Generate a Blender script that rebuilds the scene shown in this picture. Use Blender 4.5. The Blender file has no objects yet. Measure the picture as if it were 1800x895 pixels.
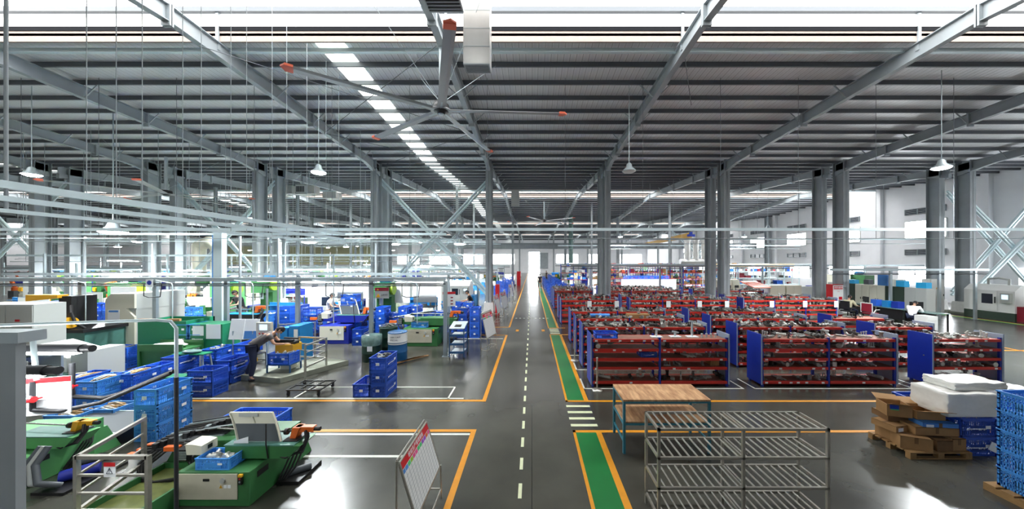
import bpy, bmesh, math, random
from mathutils import Vector, Matrix, Euler
random.seed(11)
PI = math.pi
sc = bpy.context.scene
C = sc.collection
# ------------------------------------------------------------------ camera, sky, exposure
FPX, CX0, HY, CAMH = 560.0, 935.0, 460.0, 3.2      # focal length and principal point in pixels of an 1800x895 frame, eye height
cam = bpy.data.cameras.new('camera'); camo = bpy.data.objects.new('camera', cam); C.objects.link(camo)
camo.location = (0, 0, CAMH); camo.rotation_euler = (PI/2, 0, 0)
cam.sensor_width = 36; cam.lens = 36*FPX/1800
cam.shift_x = (900-CX0)/1800; cam.shift_y = (HY-447.5)/1800
cam.clip_start = 0.05; cam.clip_end = 400
sc.camera = camo
w = bpy.data.worlds.new('sky'); sc.world = w; w.use_nodes = True
w.node_tree.nodes['Background'].inputs[0].default_value = (0.92, 0.96, 1, 1)
w.node_tree.nodes['Background'].inputs[1].default_value = 2.5
SKYLIGHT = 3.6      # translucent ridge sheets lit by the sky
LAMP = 1900.0        # watts of a high-bay lamp
sc.view_settings.view_transform = 'Standard'; sc.view_settings.look = 'None'
sc.view_settings.gamma = 1; sc.view_settings.use_curve_mapping = False
sc.view_settings.exposure = 1.25

def fl(px, py):
    """floor point seen at a pixel of the photograph"""
    Y = CAMH*FPX/(py-HY); return ((px-CX0)*Y/FPX, Y)

# ------------------------------------------------------------------ materials
M = {}
def mat(name, col, rough=.5, metal=0.0, emit=0.0, noise=0.0, nscale=8.0, bump=0.0, spec=.5, coat=0, dirt=None):
    m = bpy.data.materials.new(name); m.use_nodes = True
    nt = m.node_tree; b = nt.nodes['Principled BSDF']
    c = tuple(col)+(1,) if len(col) == 3 else col
    b.inputs['Base Color'].default_value = c
    b.inputs['Roughness'].default_value = rough; b.inputs['Metallic'].default_value = metal
    b.inputs['Specular IOR Level'].default_value = spec
    if coat: b.inputs['Coat Weight'].default_value = coat
    if emit:
        b.inputs['Emission Color'].default_value = c; b.inputs['Emission Strength'].default_value = emit
    if noise or bump:
        tc = nt.nodes.new('ShaderNodeTexCoord'); n = nt.nodes.new('ShaderNodeTexNoise')
        n.inputs['Scale'].default_value = nscale; n.inputs['Detail'].default_value = 5
        nt.links.new(tc.outputs['Object'], n.inputs['Vector'])
        if noise:
            r = nt.nodes.new('ShaderNodeMapRange')
            r.inputs['From Min'].default_value = .25; r.inputs['From Max'].default_value = .75
            r.inputs['To Min'].default_value = 1-noise; r.inputs['To Max'].default_value = 1+noise*.6
            nt.links.new(n.outputs['Fac'], r.inputs['Value'])
            mx = nt.nodes.new('ShaderNodeMix'); mx.data_type = 'RGBA'; mx.blend_type = 'MULTIPLY'
            mx.inputs['Factor'].default_value = 1; mx.inputs[6].default_value = c
            nt.links.new(r.outputs['Result'], mx.inputs[7]); nt.links.new(mx.outputs[2], b.inputs['Base Color'])
        if bump:
            bp = nt.nodes.new('ShaderNodeBump'); bp.inputs['Strength'].default_value = bump
            nt.links.new(n.outputs['Fac'], bp.inputs['Height']); nt.links.new(bp.outputs['Normal'], b.inputs['Normal'])
    M[name] = m; return m
def S(r, g, b):   # sRGB 0..255 -> linear
    f = lambda v: (v/255/12.92 if v/255 <= .04045 else ((v/255+.055)/1.055)**2.4)
    return (f(r), f(g), f(b))

mat('steel_grey', S(160,168,172), .45, .1, noise=.12, nscale=1.5)
mat('steel_dark', S(84,90,95), .5, .1)
mat('pipe_black', S(40,42,46), .45)
mat('beam_dark', S(24,25,28), .9, spec=.1)
mat('kerb_cream', S(150,138,130), .8, noise=.08)
mat('purlin', S(92,96,102), .5, .1)
mat('galv', S(172,184,188), .35, .55, noise=.1, nscale=3)
mat('alu_white', S(205,222,226), .35, .3)
mat('white_paint', S(222,224,222), .45, noise=.06, nscale=2)
mat('wall_white', S(228,229,232), .7, noise=.05, nscale=1)
mat('wall_yellow', S(214,216,176), .7)
mat('concrete_white', S(225,225,222), .6, noise=.08)
mat('concrete', S(128,132,118), .7, noise=.2, nscale=5)
mat('stainless', S(186,183,174), .3, .75, noise=.1, nscale=20)
mat('chrome_rod', S(165,165,160), .25, .9)
mat('rack_red', S(196,44,34), .42, noise=.1, nscale=6)
mat('rack_blue', S(22,52,160), .4, noise=.08)
mat('rack_board', S(140,100,84), .6, noise=.25, nscale=5)
mat('rack_edge', S(150,165,185), .4)
mat('crate_blue', S(48,106,220), .36, noise=.1, nscale=5)
mat('crate_navy', S(38,84,190), .38, noise=.1, nscale=5)
mat('crate_light', S(70,148,228), .36, noise=.1, nscale=5)
mat('paper', S(232,236,238), .7)
mat('paper_grey', S(170,175,178), .7)
mat('cast_grey', S(138,140,136), .4, .35, noise=.3, nscale=30)
mat('cast_light', S(196,198,192), .4, .35, noise=.25, nscale=30)
mat('cast_dark', S(60,58,56), .45, .3, noise=.3, nscale=30)
mat('rod_tan', S(190,158,112), .4, .3, noise=.25, nscale=20)
mat('mach_green', S(52,112,62), .45, noise=.16, nscale=4)
mat('mach_lgreen', S(96,172,104), .45, noise=.1, nscale=4)
mat('mach_teal', S(80,128,118), .45, noise=.15, nscale=6)
mat('green_board', S(20,122,84), .5, noise=.06)
mat('mach_blue', S(26,42,150), .45, noise=.12)
mat('mach_cyan', S(28,132,200), .45, noise=.08)
mat('sky_blue', S(40,170,225), .45)
mat('beige', S(196,192,172), .5, noise=.08, nscale=6)
mat('cream', S(216,214,196), .5)
mat('cab_grey', S(178,182,178), .5)
mat('cab_green', S(48,66,54), .5)
mat('black', S(28,28,30), .45)
mat('rubber', S(22,22,24), .6)
mat('yellow_mach', S(226,168,30), .45)
mat('orange', S(224,104,34), .45)
mat('lime', S(150,190,40), .5)
mat('red', S(200,24,34), .4)
mat('maroon', S(140,30,48), .5)
mat('teal', S(48,120,140), .45, noise=.12)
mat('cart_blue', S(38,84,130), .45, noise=.12)
mat('cardboard', S(160,122,78), .8, noise=.16, nscale=7)
mat('cardboard_dark', S(122,90,56), .8, noise=.2, nscale=6)
mat('pallet_wood', S(150,116,72), .75, noise=.25, nscale=10)
mat('foam_white', S(232,232,226), .35, noise=.04, bump=.35, nscale=14)
mat('drum_green', S(20,52,42), .4, noise=.15)
mat('drum_film', S(110,140,136), .25, noise=.3, nscale=12)
mat('drum_blue', S(24,88,140), .4)
mat('glass_dark', S(40,44,58), .12)
mat('screen', S(190,215,235), .3, emit=.6)
mat('skin', S(196,150,122), .55)
mat('hair', S(22,18,18), .6)
mat('tee_grey', S(88,84,84), .8)
mat('tee_black', S(34,34,38), .8)
mat('tee_white', S(232,232,232), .8)
mat('trouser_navy', S(28,36,62), .8)
mat('trouser_light', S(196,194,190), .8)
mat('jacket_cream', S(196,190,160), .8)
mat('shoe', S(30,28,30), .6)
mat('line_yellow', S(206,136,10), .5, noise=.1, nscale=9)
mat('line_white', S(212,214,206), .5, noise=.15, nscale=9)
mat('line_cream', S(206,212,176), .5, noise=.12, nscale=9)
mat('walk_green', S(18,108,50), .38, noise=.12, nscale=2.5)
mat('zone_green', S(90,200,90), .5)
mat('cell_blue', S(70,130,200), .6); mat('cell_pink', S(222,80,140), .6); mat('cell_green', S(70,190,110), .6); mat('cell_purple', S(150,70,190), .6)
mat('ink', S(60,64,80), .7)
mat('fan_blade', S(150,152,154), .35, .3)
mat('skylit', (1, 1, 1), .6, emit=SKYLIGHT)
mat('skylit_side', (1, .97, .93), .6, emit=.3)
mat('skylit_strip', (.95, 1, .92), .6, emit=2.0)
mat('window_lit', (.93, .97, 1), .4, emit=7.0)
mat('lamp_glow', (.97, 1, .99), .5, emit=60)
mat('tube_glow', (.97, 1, 1), .5, emit=30)
mat('coolant', S(112,120,66), .3, noise=.3, nscale=9, bump=.4)
mat('red_orange', S(232,110,80), .5)

def wood_mat():
    m = mat('bench_wood', S(196,150,104), .5); nt = m.node_tree; b = nt.nodes['Principled BSDF']
    tc = nt.nodes.new('ShaderNodeTexCoord'); mp = nt.nodes.new('ShaderNodeMapping'); mp.inputs['Scale'].default_value = (11, 2.2, 1)
    br = nt.nodes.new('ShaderNodeTexNoise'); br.inputs['Scale'].default_value = 1.6; br.inputs['Detail'].default_value = 6
    cr = nt.nodes.new('ShaderNodeValToRGB')
    cr.color_ramp.elements[0].position = .3; cr.color_ramp.elements[0].color = S(150,104,66)+(1,)
    cr.color_ramp.elements[1].position = .7; cr.color_ramp.elements[1].color = S(214,172,128)+(1,)
    nt.links.new(tc.outputs['Object'], mp.inputs['Vector']); nt.links.new(mp.outputs['Vector'], br.inputs['Vector'])
    nt.links.new(br.outputs['Fac'], cr.inputs['Fac']); nt.links.new(cr.outputs['Color'], b.inputs['Base Color'])
wood_mat()

def roof_mat():
    m = mat('roof_sheet', S(232,233,236), .36, .1); nt = m.node_tree; b = nt.nodes['Principled BSDF']
    tc = nt.nodes.new('ShaderNodeTexCoord'); sx = nt.nodes.new('ShaderNodeSeparateXYZ')
    nt.links.new(tc.outputs['Object'], sx.inputs[0])
    mu = nt.nodes.new('ShaderNodeMath'); mu.operation = 'MULTIPLY'; mu.inputs[1].default_value = 1/.21
    fr = nt.nodes.new('ShaderNodeMath'); fr.operation = 'FRACT'
    nt.links.new(sx.outputs[0], mu.inputs[0]); nt.links.new(mu.outputs[0], fr.inputs[0])
    cr = nt.nodes.new('ShaderNodeValToRGB')
    e = cr.color_ramp.elements; e[0].position = 0; e[0].color = (.16, .165, .17, 1); e[1].position = .10; e[1].color = S(236,237,240)+(1,)
    e2 = e.new(.5); e2.color = S(226,228,231)+(1,); e3 = e.new(.95); e3.color = S(238,239,241)+(1,)
    nt.links.new(fr.outputs[0], cr.inputs['Fac'])
    nz = nt.nodes.new('ShaderNodeTexNoise'); nz.inputs['Scale'].default_value = .5
    nt.links.new(tc.outputs['Object'], nz.inputs['Vector'])
    mx = nt.nodes.new('ShaderNodeMix'); mx.data_type = 'RGBA'; mx.blend_type = 'MULTIPLY'; mx.inputs['Factor'].default_value = .15
    nt.links.new(cr.outputs['Color'], mx.inputs[6]); nt.links.new(nz.outputs['Fac'], mx.inputs[7])
    nt.links.new(mx.outputs[2], b.inputs['Base Color'])
    bp = nt.nodes.new('ShaderNodeBump'); bp.inputs['Strength'].default_value = .5; bp.inputs['Distance'].default_value = .03
    nt.links.new(cr.outputs['Color'], bp.inputs['Height']); nt.links.new(bp.outputs['Normal'], b.inputs['Normal'])
roof_mat()

def floor_mat():
    m = mat('floor_concrete', S(118,118,114), .3); nt = m.node_tree; b = nt.nodes['Principled BSDF']
    tc = nt.nodes.new('ShaderNodeTexCoord')
    def noise(scale, detail, dist=0):
        n = nt.nodes.new('ShaderNodeTexNoise'); n.inputs['Scale'].default_value = scale; n.inputs['Detail'].default_value = detail
        n.inputs['Distortion'].default_value = dist
        nt.links.new(tc.outputs['Object'], n.inputs['Vector']); return n
    n1, n2 = noise(.3, 6, .2), noise(1.1, 4)
    ad = nt.nodes.new('ShaderNodeMath'); ad.operation = 'MULTIPLY_ADD'; ad.inputs[1].default_value = .45
    nt.links.new(n2.outputs['Fac'], ad.inputs[0]); nt.links.new(n1.outputs['Fac'], ad.inputs[2])
    cr = nt.nodes.new('ShaderNodeValToRGB')
    cr.color_ramp.elements[0].position = .45; cr.color_ramp.elements[0].color = S(45,45,41)+(1,)
    cr.color_ramp.elements[1].position = 1.0; cr.color_ramp.elements[1].color = S(84,84,76)+(1,)
    nt.links.new(ad.outputs[0], cr.inputs['Fac'])
    br = nt.nodes.new('ShaderNodeTexBrick'); br.inputs['Scale'].default_value = 1
    br.inputs['Brick Width'].default_value = 7.1; br.inputs['Row Height'].default_value = 7.32; br.inputs['Mortar Size'].default_value = .006; br.offset = 0
    br.inputs['Color1'].default_value = br.inputs['Color2'].default_value = (1, 1, 1, 1); br.inputs['Mortar'].default_value = (.25, .25, .25, 1)
    nt.links.new(tc.outputs['Object'], br.inputs['Vector'])
    mx = nt.nodes.new('ShaderNodeMix'); mx.data_type = 'RGBA'; mx.blend_type = 'MULTIPLY'; mx.inputs['Factor'].default_value = 1
    nt.links.new(cr.outputs['Color'], mx.inputs[6]); nt.links.new(br.outputs['Color'], mx.inputs[7])
    nt.links.new(mx.outputs[2], b.inputs['Base Color'])
    r = nt.nodes.new('ShaderNodeMapRange'); r.inputs['From Min'].default_value = .3; r.inputs['From Max'].default_value = .7
    r.inputs['To Min'].default_value = .2; r.inputs['To Max'].default_value = .27
    nt.links.new(n2.outputs['Fac'], r.inputs['Value']); nt.links.new(r.outputs['Result'], b.inputs['Roughness'])
    b.inputs['Specular IOR Level'].default_value = .6
floor_mat()

# ------------------------------------------------------------------ mesh builder
class MB:
    def __init__(s): s.v = []; s.f = []; s.mi = []; s.mats = []; s.cur = 0; s.sm = []
    def m(s, name):
        if name not in s.mats: s.mats.append(name)
        s.cur = s.mats.index(name); return s
    def add(s, vs, fs, smooth=False):
        o = len(s.v); s.v.extend([tuple(v) for v in vs])
        for f in fs: s.f.append([i+o for i in f]); s.mi.append(s.cur); s.sm.append(smooth)
        return s
    def box(s, x0, x1, y0, y1, z0, z1, mat4=None):
        vs = [(x0,y0,z0),(x1,y0,z0),(x1,y1,z0),(x0,y1,z0),(x0,y0,z1),(x1,y0,z1),(x1,y1,z1),(x0,y1,z1)]
        if mat4 is not None: vs = [mat4 @ Vector(v) for v in vs]
        return s.add(vs, [(3,2,1,0),(4,5,6,7),(0,1,5,4),(1,2,6,5),(2,3,7,6),(3,0,4,7)])
    def cb(s, c, d, rot=None):
        m4 = Matrix.Translation(c) @ (Euler(rot).to_matrix().to_4x4() if rot else Matrix())
        return s.box(-d[0]/2, d[0]/2, -d[1]/2, d[1]/2, -d[2]/2, d[2]/2, m4)
    def bar(s, p, q, a, b=None):
        """box bar from p to q, a wide, b high"""
        b = b or a; p = Vector(p); q = Vector(q); d = q-p; L = d.length
        if L < 1e-6: return s
        d /= L; up = Vector((0,0,1)) if abs(d.z) < .99 else Vector((0,1,0))
        sx = d.cross(up).normalized(); uz = sx.cross(d).normalized()
        vs = []
        for e in (p, q):
            for i, j in ((-1,-1),(1,-1),(1,1),(-1,1)): vs.append(e + sx*(i*a/2) + uz*(j*b/2))
        return s.add(vs, [(0,1,2,3),(7,6,5,4),(0,4,5,1),(1,5,6,2),(2,6,7,3),(3,7,4,0)])
    def tube(s, p, q, r, n=8, r2=None):
        r2 = r if r2 is None else r2
        p = Vector(p); q = Vector(q); d = q-p; L = d.length
        if L < 1e-6: return s
        d /= L; up = Vector((0,0,1)) if abs(d.z) < .99 else Vector((0,1,0))
        sx = d.cross(up).normalized(); uz = sx.cross(d).normalized(); vs = []
        for e, rr in ((p, r), (q, r2)):
            for k in range(n): vs.append(e + sx*(rr*math.cos(2*PI*k/n)) + uz*(rr*math.sin(2*PI*k/n)))
        s.add(vs, [(k, (k+1)%n, n+(k+1)%n, n+k) for k in range(n)], True)
        s.add(vs[:n], [tuple(range(n-1,-1,-1))]); s.add(vs[n:], [tuple(range(n))]); return s
    def path(s, pts, r, n=6):
        for a, b in zip(pts, pts[1:]): s.tube(a, b, r, n)
        for p in pts[1:-1]: s.ball(p, r*1.02, n, max(4, n//2))
        return s
    def ball(s, c, r, n=8, m=5, sc3=(1,1,1)):
        vs = [(c[0], c[1], c[2]-r*sc3[2])]
        for j in range(1, m):
            t = PI*j/m
            for k in range(n): vs.append((c[0]+r*sc3[0]*math.sin(t)*math.cos(2*PI*k/n), c[1]+r*sc3[1]*math.sin(t)*math.sin(2*PI*k/n), c[2]-r*sc3[2]*math.cos(t)))
        vs.append((c[0], c[1], c[2]+r*sc3[2])); fs = []
        for k in range(n): fs.append((0, 1+(k+1)%n, 1+k))
        for j in range(m-2):
            for k in range(n): a = 1+j*n; fs.append((a+k, a+(k+1)%n, a+n+(k+1)%n, a+n+k))
        L = len(vs)-1; a = 1+(m-2)*n
        for k in range(n): fs.append((a+k, a+(k+1)%n, L))
        return s.add(vs, fs, True)
    def lathe(s, prof, n=20, c=(0,0,0)):
        vs = []
        for r, z in prof:
            for k in range(n): vs.append((c[0]+r*math.cos(2*PI*k/n), c[1]+r*math.sin(2*PI*k/n), c[2]+z))
        fs = [(j*n+k, j*n+(k+1)%n, (j+1)*n+(k+1)%n, (j+1)*n+k) for j in range(len(prof)-1) for k in range(n)]
        s.add(vs, fs, True)
        if prof[0][0] > 0: s.add(vs[:n], [tuple(range(n-1,-1,-1))])
        if prof[-1][0] > 0: s.add(vs[-n:], [tuple(range(n))])
        return s
    def prism(s, poly, a, b, axis='x'):
        """polygon extruded along an axis from a to b; poly in the other two coordinates"""
        def P(u, v, t): return (t,u,v) if axis == 'x' else ((u,t,v) if axis == 'y' else (u,v,t))
        n = len(poly); vs = [P(u,v,a) for u,v in poly]+[P(u,v,b) for u,v in poly]
        return s.add(vs, [tuple(range(n)), tuple(range(2*n-1,n-1,-1))]+[(k,n+k,n+(k+1)%n,(k+1)%n) for k in range(n)])
    def build(s, name, mt=None, parent=None, loc=None, bevel=0):
        me = bpy.data.meshes.new(name); me.from_pydata(s.v, [], s.f)
        if s.mats:
            for x in s.mats: me.materials.append(M[x])
            for p, i, smt in zip(me.polygons, s.mi, s.sm): p.material_index = i; p.use_smooth = smt
        else:
            me.materials.append(M[mt])
            for p, smt in zip(me.polygons, s.sm): p.use_smooth = smt
        bm = bmesh.new(); bm.from_mesh(me); bmesh.ops.recalc_face_normals(bm, faces=bm.faces[:]); bm.to_mesh(me); bm.free()
        o = bpy.data.objects.new(name, me); C.objects.link(o)
        if parent: o.parent = parent
        if loc: o.location = loc
        if bevel:
            bv = o.modifiers.new('edge', 'BEVEL'); bv.width = bevel; bv.segments = 2; bv.limit_method = 'ANGLE'
        return o

def tag(o, label=None, cat=None, group=None, kind=None):
    if label: o['label'] = label
    if cat: o['category'] = cat
    if group: o['group'] = group
    if kind: o['kind'] = kind
    return o
def struct(mb, name, mt=None, loc=None, bevel=0):
    return tag(mb.build(name, mt, None, loc, bevel), kind='structure')
def thing(name, label, cat, loc=(0,0,0), rz=0, group=None):
    o = bpy.data.objects.new(name, None); C.objects.link(o); o.empty_display_size = .1
    o.location = loc; o.rotation_euler = (0, 0, rz); return tag(o, label, cat, group)
KIDS = {}
def kids(o):
    return [c for c in o.children]
def dup(root, loc=None, rz=None, label=None, group=None, parent=None):
    c = root.copy(); C.objects.link(c)
    if parent: c.parent = parent
    if loc is not None: c.location = loc
    if rz is not None: c.rotation_euler = (0, 0, rz)
    if label: c['label'] = label
    if group: c['group'] = group
    for ch in list(root.children):
        dup(ch, parent=c)
    return c
def text(parent, body, loc, size, rot, mt, name='lettering', align='CENTER', ext=.0008):
    cu = bpy.data.curves.new(name, 'FONT'); cu.body = body; cu.size = size; cu.align_x = align; cu.align_y = 'CENTER'; cu.extrude = ext
    cu.resolution_u = 2
    cu.materials.append(M[mt]); o = bpy.data.objects.new(name, cu); C.objects.link(o); o.parent = parent
    o.location = loc; o.rotation_euler = rot
    dg = bpy.context.evaluated_depsgraph_get(); me = bpy.data.meshes.new_from_object(o.evaluated_get(dg)); bpy.data.objects.remove(o)
    if not me.materials: me.materials.append(M[mt])
    o = bpy.data.objects.new(name, me); C.objects.link(o); o.parent = parent; o.location = loc; o.rotation_euler = rot; return o
def kill(o):
    for c in list(o.children): kill(c)
    bpy.data.objects.remove(o)
ORD = ['first','second','third','fourth','fifth','sixth','seventh','eighth','ninth','tenth','eleventh','twelfth','thirteenth','fourteenth','fifteenth','sixteenth','seventeenth','eighteenth','nineteenth','twentieth','twenty-first','twenty-second']
# ------------------------------------------------------------------ the hall
XL, XR, YB, YF = -88.0, 32.6, -3.4, 90.2
COLX = [-2.6, 4.55, 11.7, 18.85, 26.45, -9.5, -16.6, -23.2, -30.0, -37, -44, -51, -58, -65, -72, -79]
RIDGES = [8.3, 31.6, 55.0, 78.4]; HALF = 11.7; SL = .0625
def zroof(Y):          # underside of the roof sheets
    return 10.12 - SL*min(abs(Y-r) for r in RIDGES)
b = MB(); b.box(XL, XR, YB, YF, -.1, 0); struct(b, 'floor', 'floor_concrete')
b = MB(); b.box(XL-.3, XL, YB, YF, 0, 11); struct(b, 'wall_left', 'wall_white')
b = MB(); b.box(XL, XR, YB-.3, YB, 0, 11); struct(b, 'wall_back', 'wall_white')
# far end wall with the bright door opening
b = MB(); b.m('wall_white'); b.box(XL, -40, YF, YF+.3, 0, 11); b.box(-40, -.9, YF, YF+.3, 0, 11); b.box(2.2, XR, YF, YF+.3, 0, 11); b.box(-.9, 2.2, YF, YF+.3, 5.9, 11)
b.m('wall_yellow'); b.box(-86, -44, YF-.05, YF, 2.4, 7.6)
struct(b, 'wall_far')
b = MB(); b.box(-.9, 2.2, YF+.1, YF+.15, 0, 5.9); struct(b, 'door_1', 'window_lit')
b = MB(); b.box(2.3, 4.6, YF-.12, YF-.04, 1.2, 5.7); struct(b, 'door_2', 'steel_grey')
for i, xx in enumerate(range(-38, 30, 9)):
    if -4 < xx < 3: continue
    b = MB(); b.box(xx, xx+6, YF-.06, YF-.01, 2.6, 5.2); struct(b, 'window_%d' % (40+i), 'window_lit')
# right wall: pilasters, bright windows, dark louvres
b = MB(); b.box(XR, XR+.3, YB, YF, 0, 11); struct(b, 'wall_right', 'wall_white')
wc = 1
for k, yc in enumerate([12.4, 19.4, 26.4, 33.0, 39.2, 46.0, 53.0, 60.0, 67.0]):
    b = MB(); b.m('window_lit'); b.box(XR-.05, XR-.01, yc-1.35, yc+1.35, 5.2, 6.6)
    b.m('white_paint')
    for zz in (5.16, 6.64): b.box(XR-.09, XR, yc-1.4, yc+1.4, zz-.04, zz+.04)
    for yy in (yc-1.4, yc+1.4): b.box(XR-.09, XR, yy-.03, yy+.03, 5.16, 6.64)
    struct(b, 'window_%d' % wc); wc += 1
    b = MB(); b.m('window_lit'); b.box(XR-.05, XR-.01, yc-1.9, yc+1.9, 1.3, 2.7)
    b.m('white_paint')
    for yy in (yc-1.9, yc-.65, yc+.65, yc+1.9): b.box(XR-.09, XR, yy-.03, yy+.03, 1.3, 2.7)
    struct(b, 'window_%d' % wc); wc += 1
    for z0 in (3.75, 7.2):
        b = MB(); b.m('glass_dark'); b.box(XR-.06, XR-.01, yc-1.35, yc+1.35, z0, z0+.5)
        b.m('steel_grey')
        for j in range(4): b.box(XR-.12, XR-.04, yc-1.35, yc+1.35, z0+.04+.13*j, z0+.08+.13*j)
        for j in range(4): b.box(XR-.14, XR-.04, yc-1.35+.9*j-.02, yc-1.33+.9*j, z0, z0+.5)
        struct(b, 'window_%d' % wc); wc += 1
    b = MB(); b.box(XR-.35, XR, yc+3.1, yc+3.5, 0, zroof(yc+3.3)); struct(b, 'trim_%d' % (k+1), 'wall_white')
b = MB(); b.box(XR-.1, XR, 53.5, 57.5, 3.0, 5.4); b2 = b.m; struct(b, 'window_99', 'glass_dark')
# roof: sheets, purlins, ridge monitors, skylight strips
OP = 1.35
for i, R in enumerate(RIDGES):
    for s in (-1, 1):
        y0, y1 = R+s*OP, R+s*HALF
        if y1 < YB: y1 = YB
        z0, z1 = 10.12-SL*abs(y0-R), 10.12-SL*abs(y1-R)
        b = MB(); b.add([(XL,y0,z0),(XR,y0,z0),(XR,y1,z1),(XL,y1,z1),(XL,y0,z0+.08),(XR,y0,z0+.08),(XR,y1,z1+.08),(XL,y1,z1+.08)],
                        [(0,1,2,3),(7,6,5,4),(0,4,5,1),(1,5,6,2),(2,6,7,3),(3,7,4,0)])
        struct(b, 'ceiling', 'roof_sheet')
        # skylight strips running down the slope
        for xs, ln in ((-6.75, 1.0), (-34.0, 1.0)):
            b = MB(); a0 = y0+s*.25; a1 = y1-s*.15
            q0, q1 = 10.12-SL*abs(a0-R)-.012, 10.12-SL*abs(a1-R)-.012
            b.add([(xs,a0,q0),(xs+.9,a0,q0),(xs+.9,a1,q1),(xs,a1,q1),(xs,a0,q0+.01),(xs+.9,a0,q0+.01),(xs+.9,a1,q1+.01),(xs,a1,q1+.01)],
                  [(0,1,2,3),(7,6,5,4),(0,4,5,1),(1,5,6,2),(2,6,7,3),(3,7,4,0)])
            struct(b, 'window_%d' % (50+i*4+(s > 0)*2+(xs < -10)), 'skylit_strip')
    # the raised ridge monitor: kerb, beam, translucent side, translucent top
    zt = 10.12-SL*OP
    for s in (-1, 1):
        y = R+s*OP
        b = MB(); b.m('kerb_cream'); b.box(XL, XR, min(y, y+s*.06), max(y, y+s*.06), zt-.17, zt+.15)
        b.m('skylit_side'); b.box(XL, XR, min(y, y+s*.04), max(y, y+s*.04), zt+.28, zt+.66)
        struct(b, 'wall_monitor')
        b = MB(); b.box(XL, XR, min(y-s*.02, y+s*.1), max(y-s*.02, y+s*.1), zt+.15, zt+.28); struct(b, 'roof_beam', 'beam_dark')
        b = MB(); b.box(XL, XR, min(y-s*.1, y+s*.02), max(y-s*.1, y+s*.02), zt+.68, zt+.82); struct(b, 'roof_beam', 'steel_dark')
        b = MB(); b.box(XL, XR, min(y+s*.32, y+s*.42), max(y+s*.32, y+s*.42), zt-.27, zt-.14); struct(b, 'roof_beam', 'alu_white')
    b = MB(); b.add([(XL,R-OP,zt+.82),(XR,R-OP,zt+.82),(XR,R,zt+1.05),(XL,R,zt+1.05),(XR,R+OP,zt+.82),(XL,R+OP,zt+.82)], [(0,1,2,3),(3,2,4,5)])
    struct(b, 'ceiling_skylight', 'skylit')
b = MB()
pb = MB(); pb.box(XL, XR, -.03, .03, 0, .16); pur = None
for R in RIDGES:
    for s in (-1, 1):
        d = 2.5
        while d < HALF-.3:
            y = R+s*d; d += .98
            if y < YB+.2: continue
            z = zroof(y)-.165
            if pur is None: pur = struct(pb, 'purlin_beam', 'purlin', (0, y, z))
            else:
                o = dup(pur, (0, y, z))
# rafters with fly braces and end plates
def rafter(x, R, s):
    """inclined roof beam of one half bay, parallel to the aisle"""
    y0, y1 = R, R+s*(HALF-.25)
    if y1 < YB: y1 = YB+.05
    z0 = 10.12-SL*.4-.2; z1 = 10.12-SL*abs(y1-R)-.2
    b = MB()
    def plate(w, t0, t1, ya=y0, yb=y1, za=z0, zb=z1):
        b.add([(x-w,ya,za-t0),(x+w,ya,za-t0),(x+w,yb,zb-t0),(x-w,yb,zb-t0),(x-w,ya,za-t1),(x+w,ya,za-t1),(x+w,yb,zb-t1),(x-w,yb,zb-t1)],
              [(0,1,2,3),(7,6,5,4),(0,4,5,1),(1,5,6,2),(2,6,7,3),(3,7,4,0)])
    plate(.1, 0, .02); plate(.012, .02, .43); plate(.1, .43, .45)
    # haunch at the column
    yh = y1-s*1.6; zh = z0+(z1-z0)*(yh-y0)/(y1-y0)
    if abs(y1-R) > HALF-1:
        b.add([(x-.1,yh,zh-.45),(x+.1,yh,zh-.45),(x+.1,y1,z1-.72),(x-.1,y1,z1-.72),(x-.1,yh,zh-.43),(x+.1,yh,zh-.43),(x+.1,y1,z1-.43),(x-.1,y1,z1-.43)],
              [(0,1,2,3),(7,6,5,4),(0,4,5,1),(1,5,6,2),(2,6,7,3),(3,7,4,0)])
    for d in (.02, 5.4, 8.6):   # bolted end plates
        yy = R+s*d; zz = z0+(z1-z0)*(yy-y0)/(y1-y0)
        b.box(x-.12, x+.12, yy-.03, yy+.03, zz-.56, zz+.02)
    d = 3.48
    while d < HALF-.6:
        yy = R+s*d; d += 1.96
        if yy < YB+.5: continue
        zz = 10.12-SL*abs(yy-R)-.2
        for sx in (-1, 1): b.bar((x+sx*.08, yy, zz-.42), (x+sx*.55, yy, zz+.03), .035)
    return struct(b, 'roof_beam', 'steel_grey')
for x in COLX:
    for R in RIDGES:
        if R > 60 and x < -52: continue
        for s in (-1, 1): rafter(x, R, s)
# posts of the ridge monitor on the front bay
for x in COLX[:9]:
    for s in (-1, 1):
        b = MB(); b.box(x-.04, x+.04, 8.3+s*1.35-.05, 8.3+s*1.35+.05, 9.6, 10.85); struct(b, 'column', 'steel_grey')
# columns: H sections on white pedestals
def column(x, y, top, ped=True, w=.36, dpt=.7, mt='steel_grey'):
    b = MB(); b.m(mt)
    z0 = .5 if ped else 0
    b.box(x-w/2, x+w/2, y-dpt/2, y-dpt/2+.025, z0, top); b.box(x-w/2, x+w/2, y+dpt/2-.025, y+dpt/2, z0, top)
    b.box(x-.012, x+.012, y-dpt/2, y+dpt/2, z0, top)
    if ped:
        b.m('concrete_white'); n = [(x-.34, y-.44, 0), (x+.34, y-.44, 0), (x+.34, y+.44, 0), (x-.34, y+.44, 0), (x-.27, y-.4, .75), (x+.27, y-.4, .75), (x+.27, y+.4, .75), (x-.27, y+.4, .75)]
        b.add(n, [(3,2,1,0),(4,5,6,7),(0,1,5,4),(1,2,6,5),(2,3,7,6),(3,0,4,7)])
        b.m('concrete'); b.box(x-.42, x+.42, y-.5, y+.5, 0, .12)
    return struct(b, 'column')
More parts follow.
